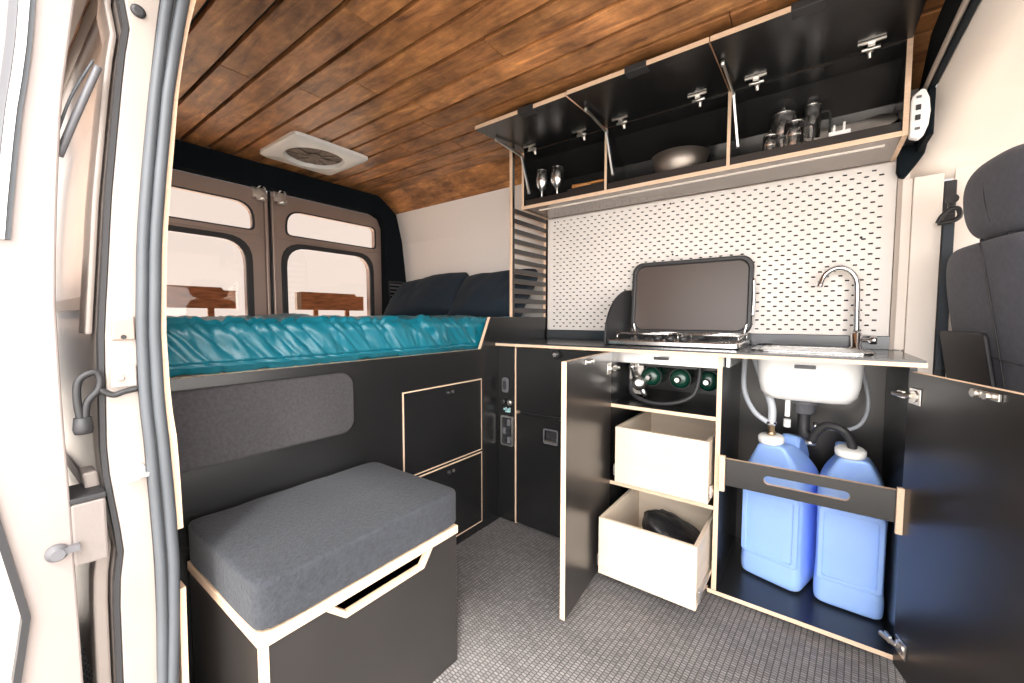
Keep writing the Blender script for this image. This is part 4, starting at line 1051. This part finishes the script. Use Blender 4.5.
# white headliner over the cab
bm = N(); rows = []
for i in range(15):
    t = i/14; y_ = .34+(2.06-.34)*t
    k = max(0, (y_-1.75)/.31)
    zed = 1.764-.14*k**2.2
    row = []
    for j in range(13):
        s_ = j/12
        x_ = .281-.035*k**3+s_*1.3
        row.append((x_, y_, zed+.02*math.sin(s_*PI*2)*.5-.30*s_**1.6-(.03*k*s_)))
    rows.append(row)
rows.append([(p[0], 2.085, p[2]-.035) for p in rows[-1]])
rows.append([(p[0], 2.095, 1.52 if p[2] > 1.55 else p[2]-.06) for p in rows[-1]])
surf(bm, rows)
o = struct('trim_17', bm, 'headliner'); md = o.modifiers.new('solid', 'SOLIDIFY'); md.thickness = .01; md.offset = -1

st_ = thing('driver_seat', 'charcoal fabric driver seat seen from behind with headrest', 'car seat', (0, 0, 0))
def seat_fn(c):
    # c.x depth, c.y width, c.z height (local, half sizes .06 .25 .33)
    u = c.y/.25; w = c.z/.36
    c.y *= 1-.10*max(0, w)**3-.04*max(0, -w)
    c.x += .02*(u*u)
    return c
bm = N(); soft(bm, .065, .255, .36, 7, 18, None, seat_fn); bk = obj('backrest', bm, 'seat', st_)
bm = N(); tube(bm, [(-.070, -.085, .352), (-.067, -.085, .10), (-.0675, -.085, -.30)], .0022, 6); tube(bm, [(-.070, -.19, .02), (-.070, .03, .035), (-.070, .19, .02)], .002, 6); obj('stitch_seam', bm, 'seatside', bk)
bm = N(); prism(bm, rrect(.085, -.07, .27, .34, .015, 4), 0, -.078, -.0665); obj('map_pocket', bm, 'seatside', bk, bev=.004, label='dark map pocket panel')
bm = N(); soft(bm, .060, .190, .118, 3.0, 14, Matrix.Translation((.035, -.03, .472)), lambda c: Vector((c.x, c.y*(1-.12*max(0, c.z/.1)), c.z))); hr = obj('headrest', bm, 'seat', st_)
bm = N(); tube(bm, [(-.021, -.03, .53), (-.0255, -.03, .472), (-.021, -.03, .41)], .0018, 6); obj('stitch_seam', bm, 'seatside', hr)
for sy in (-.07, .07):
    bm = N(); tube(bm, [(0, sy, .34), (0, sy, .44)], .0075, 10, 0); obj('headrest_post', bm, 'chrome', st_)
bm = N(); soft(bm, .26, .25, .075, 5, 10, Matrix.Translation((.30, 0, -.36)) @ Matrix.Rotation(math.radians(-14), 4, 'Y')); obj('seat_cushion', bm, 'seat', st_)
bm = N(); prism(bm, [(-.02, -.80), (.50, -.71), (.49, -.43), (.03, -.43)], 1, -.20, .20); obj('seat_base', bm, 'darkplastic', st_, bev=.01)
st_.location = (.466, 1.780, .900); st_.rotation_euler = (0, math.radians(-9), math.radians(9))

bl = thing('seat_belt', 'black seat belt guide and grey webbing between pillar and driver seat', 'seat belt', (.345, 2.0, 1.3))
bm = N(); tube(bm, [(.325, 1.995, 1.352), (.332, 1.99, 1.372), (.350, 1.985, 1.392), (.368, 1.98, 1.392), (.372, 1.98, 1.365), (.352, 1.985, 1.352), (.325, 1.995, 1.352)], .0075, 8); obj('belt_guide', bm, 'darkplastic', bl)
bm = N(); lathe(bm, [(.012, 0), (.012, .02), (.016, .022), (.016, .03)], (.352, 2.0, 1.425), (0, -1, 0), 14); box(bm, .345, .360, 1.985, 2.0, 1.38, 1.43); obj('height_adjuster', bm, 'darkplastic', bl, bev=.002)
bm = N(); box(bm, .343, .368, 2.018, 2.022, .85, 1.36); obj('webbing', bm, 'belt', bl)

# ------------------------------------------------------------------ light
w = bpy.data.worlds.new('sky'); bpy.context.scene.world = w; w.use_nodes = True
nt = w.node_tree; nt.nodes.clear(); Lk = nt.links.new
out = nt.nodes.new('ShaderNodeOutputWorld'); bgn = nt.nodes.new('ShaderNodeBackground'); Lk(bgn.outputs[0], out.inputs[0])
tc = nt.nodes.new('ShaderNodeTexCoord')
dot = nt.nodes.new('ShaderNodeVectorMath'); dot.operation = 'DOT_PRODUCT'
sd_ = Vector((.80, -.60, .28)).normalized(); dot.inputs[1].default_value = sd_
Lk(tc.outputs['Generated'], dot.inputs[0])
mr = nt.nodes.new('ShaderNodeMapRange'); mr.interpolation_type = 'SMOOTHSTEP'; mr.inputs[1].default_value = .05; mr.inputs[2].default_value = .95; mr.inputs[3].default_value = 0; mr.inputs[4].default_value = 1
Lk(dot.outputs['Value'], mr.inputs[0])
mx = nt.nodes.new('ShaderNodeMix'); mx.data_type = 'RGBA'; mx.inputs[6].default_value = (.86, .86, .88, 1); mx.inputs[7].default_value = (8.5, 8.25, 8.1, 1)
Lk(mr.outputs[0], mx.inputs[0]); Lk(mx.outputs[2], bgn.inputs[0]); bgn.inputs[1].default_value = 1.0
sun = bpy.data.lights.new('sun', 'SUN'); sun.energy = 3.5; sun.angle = math.radians(6); sun.color = (1, .95, .88)
so_ = bpy.data.objects.new('sun', sun); C.objects.link(so_)
so_.rotation_euler = Vector((.35, -.42, .84)).to_track_quat('Z', 'Y').to_euler()

sc = bpy.context.scene
sc.cycles.max_bounces = 14; sc.cycles.diffuse_bounces = 8; sc.cycles.glossy_bounces = 5; sc.cycles.transparent_max_bounces = 12
sc.view_settings.view_transform = 'Standard'; sc.view_settings.look = 'None'; sc.view_settings.gamma = 1; sc.view_settings.use_curve_mapping = False
sc.view_settings.exposure = 0.22
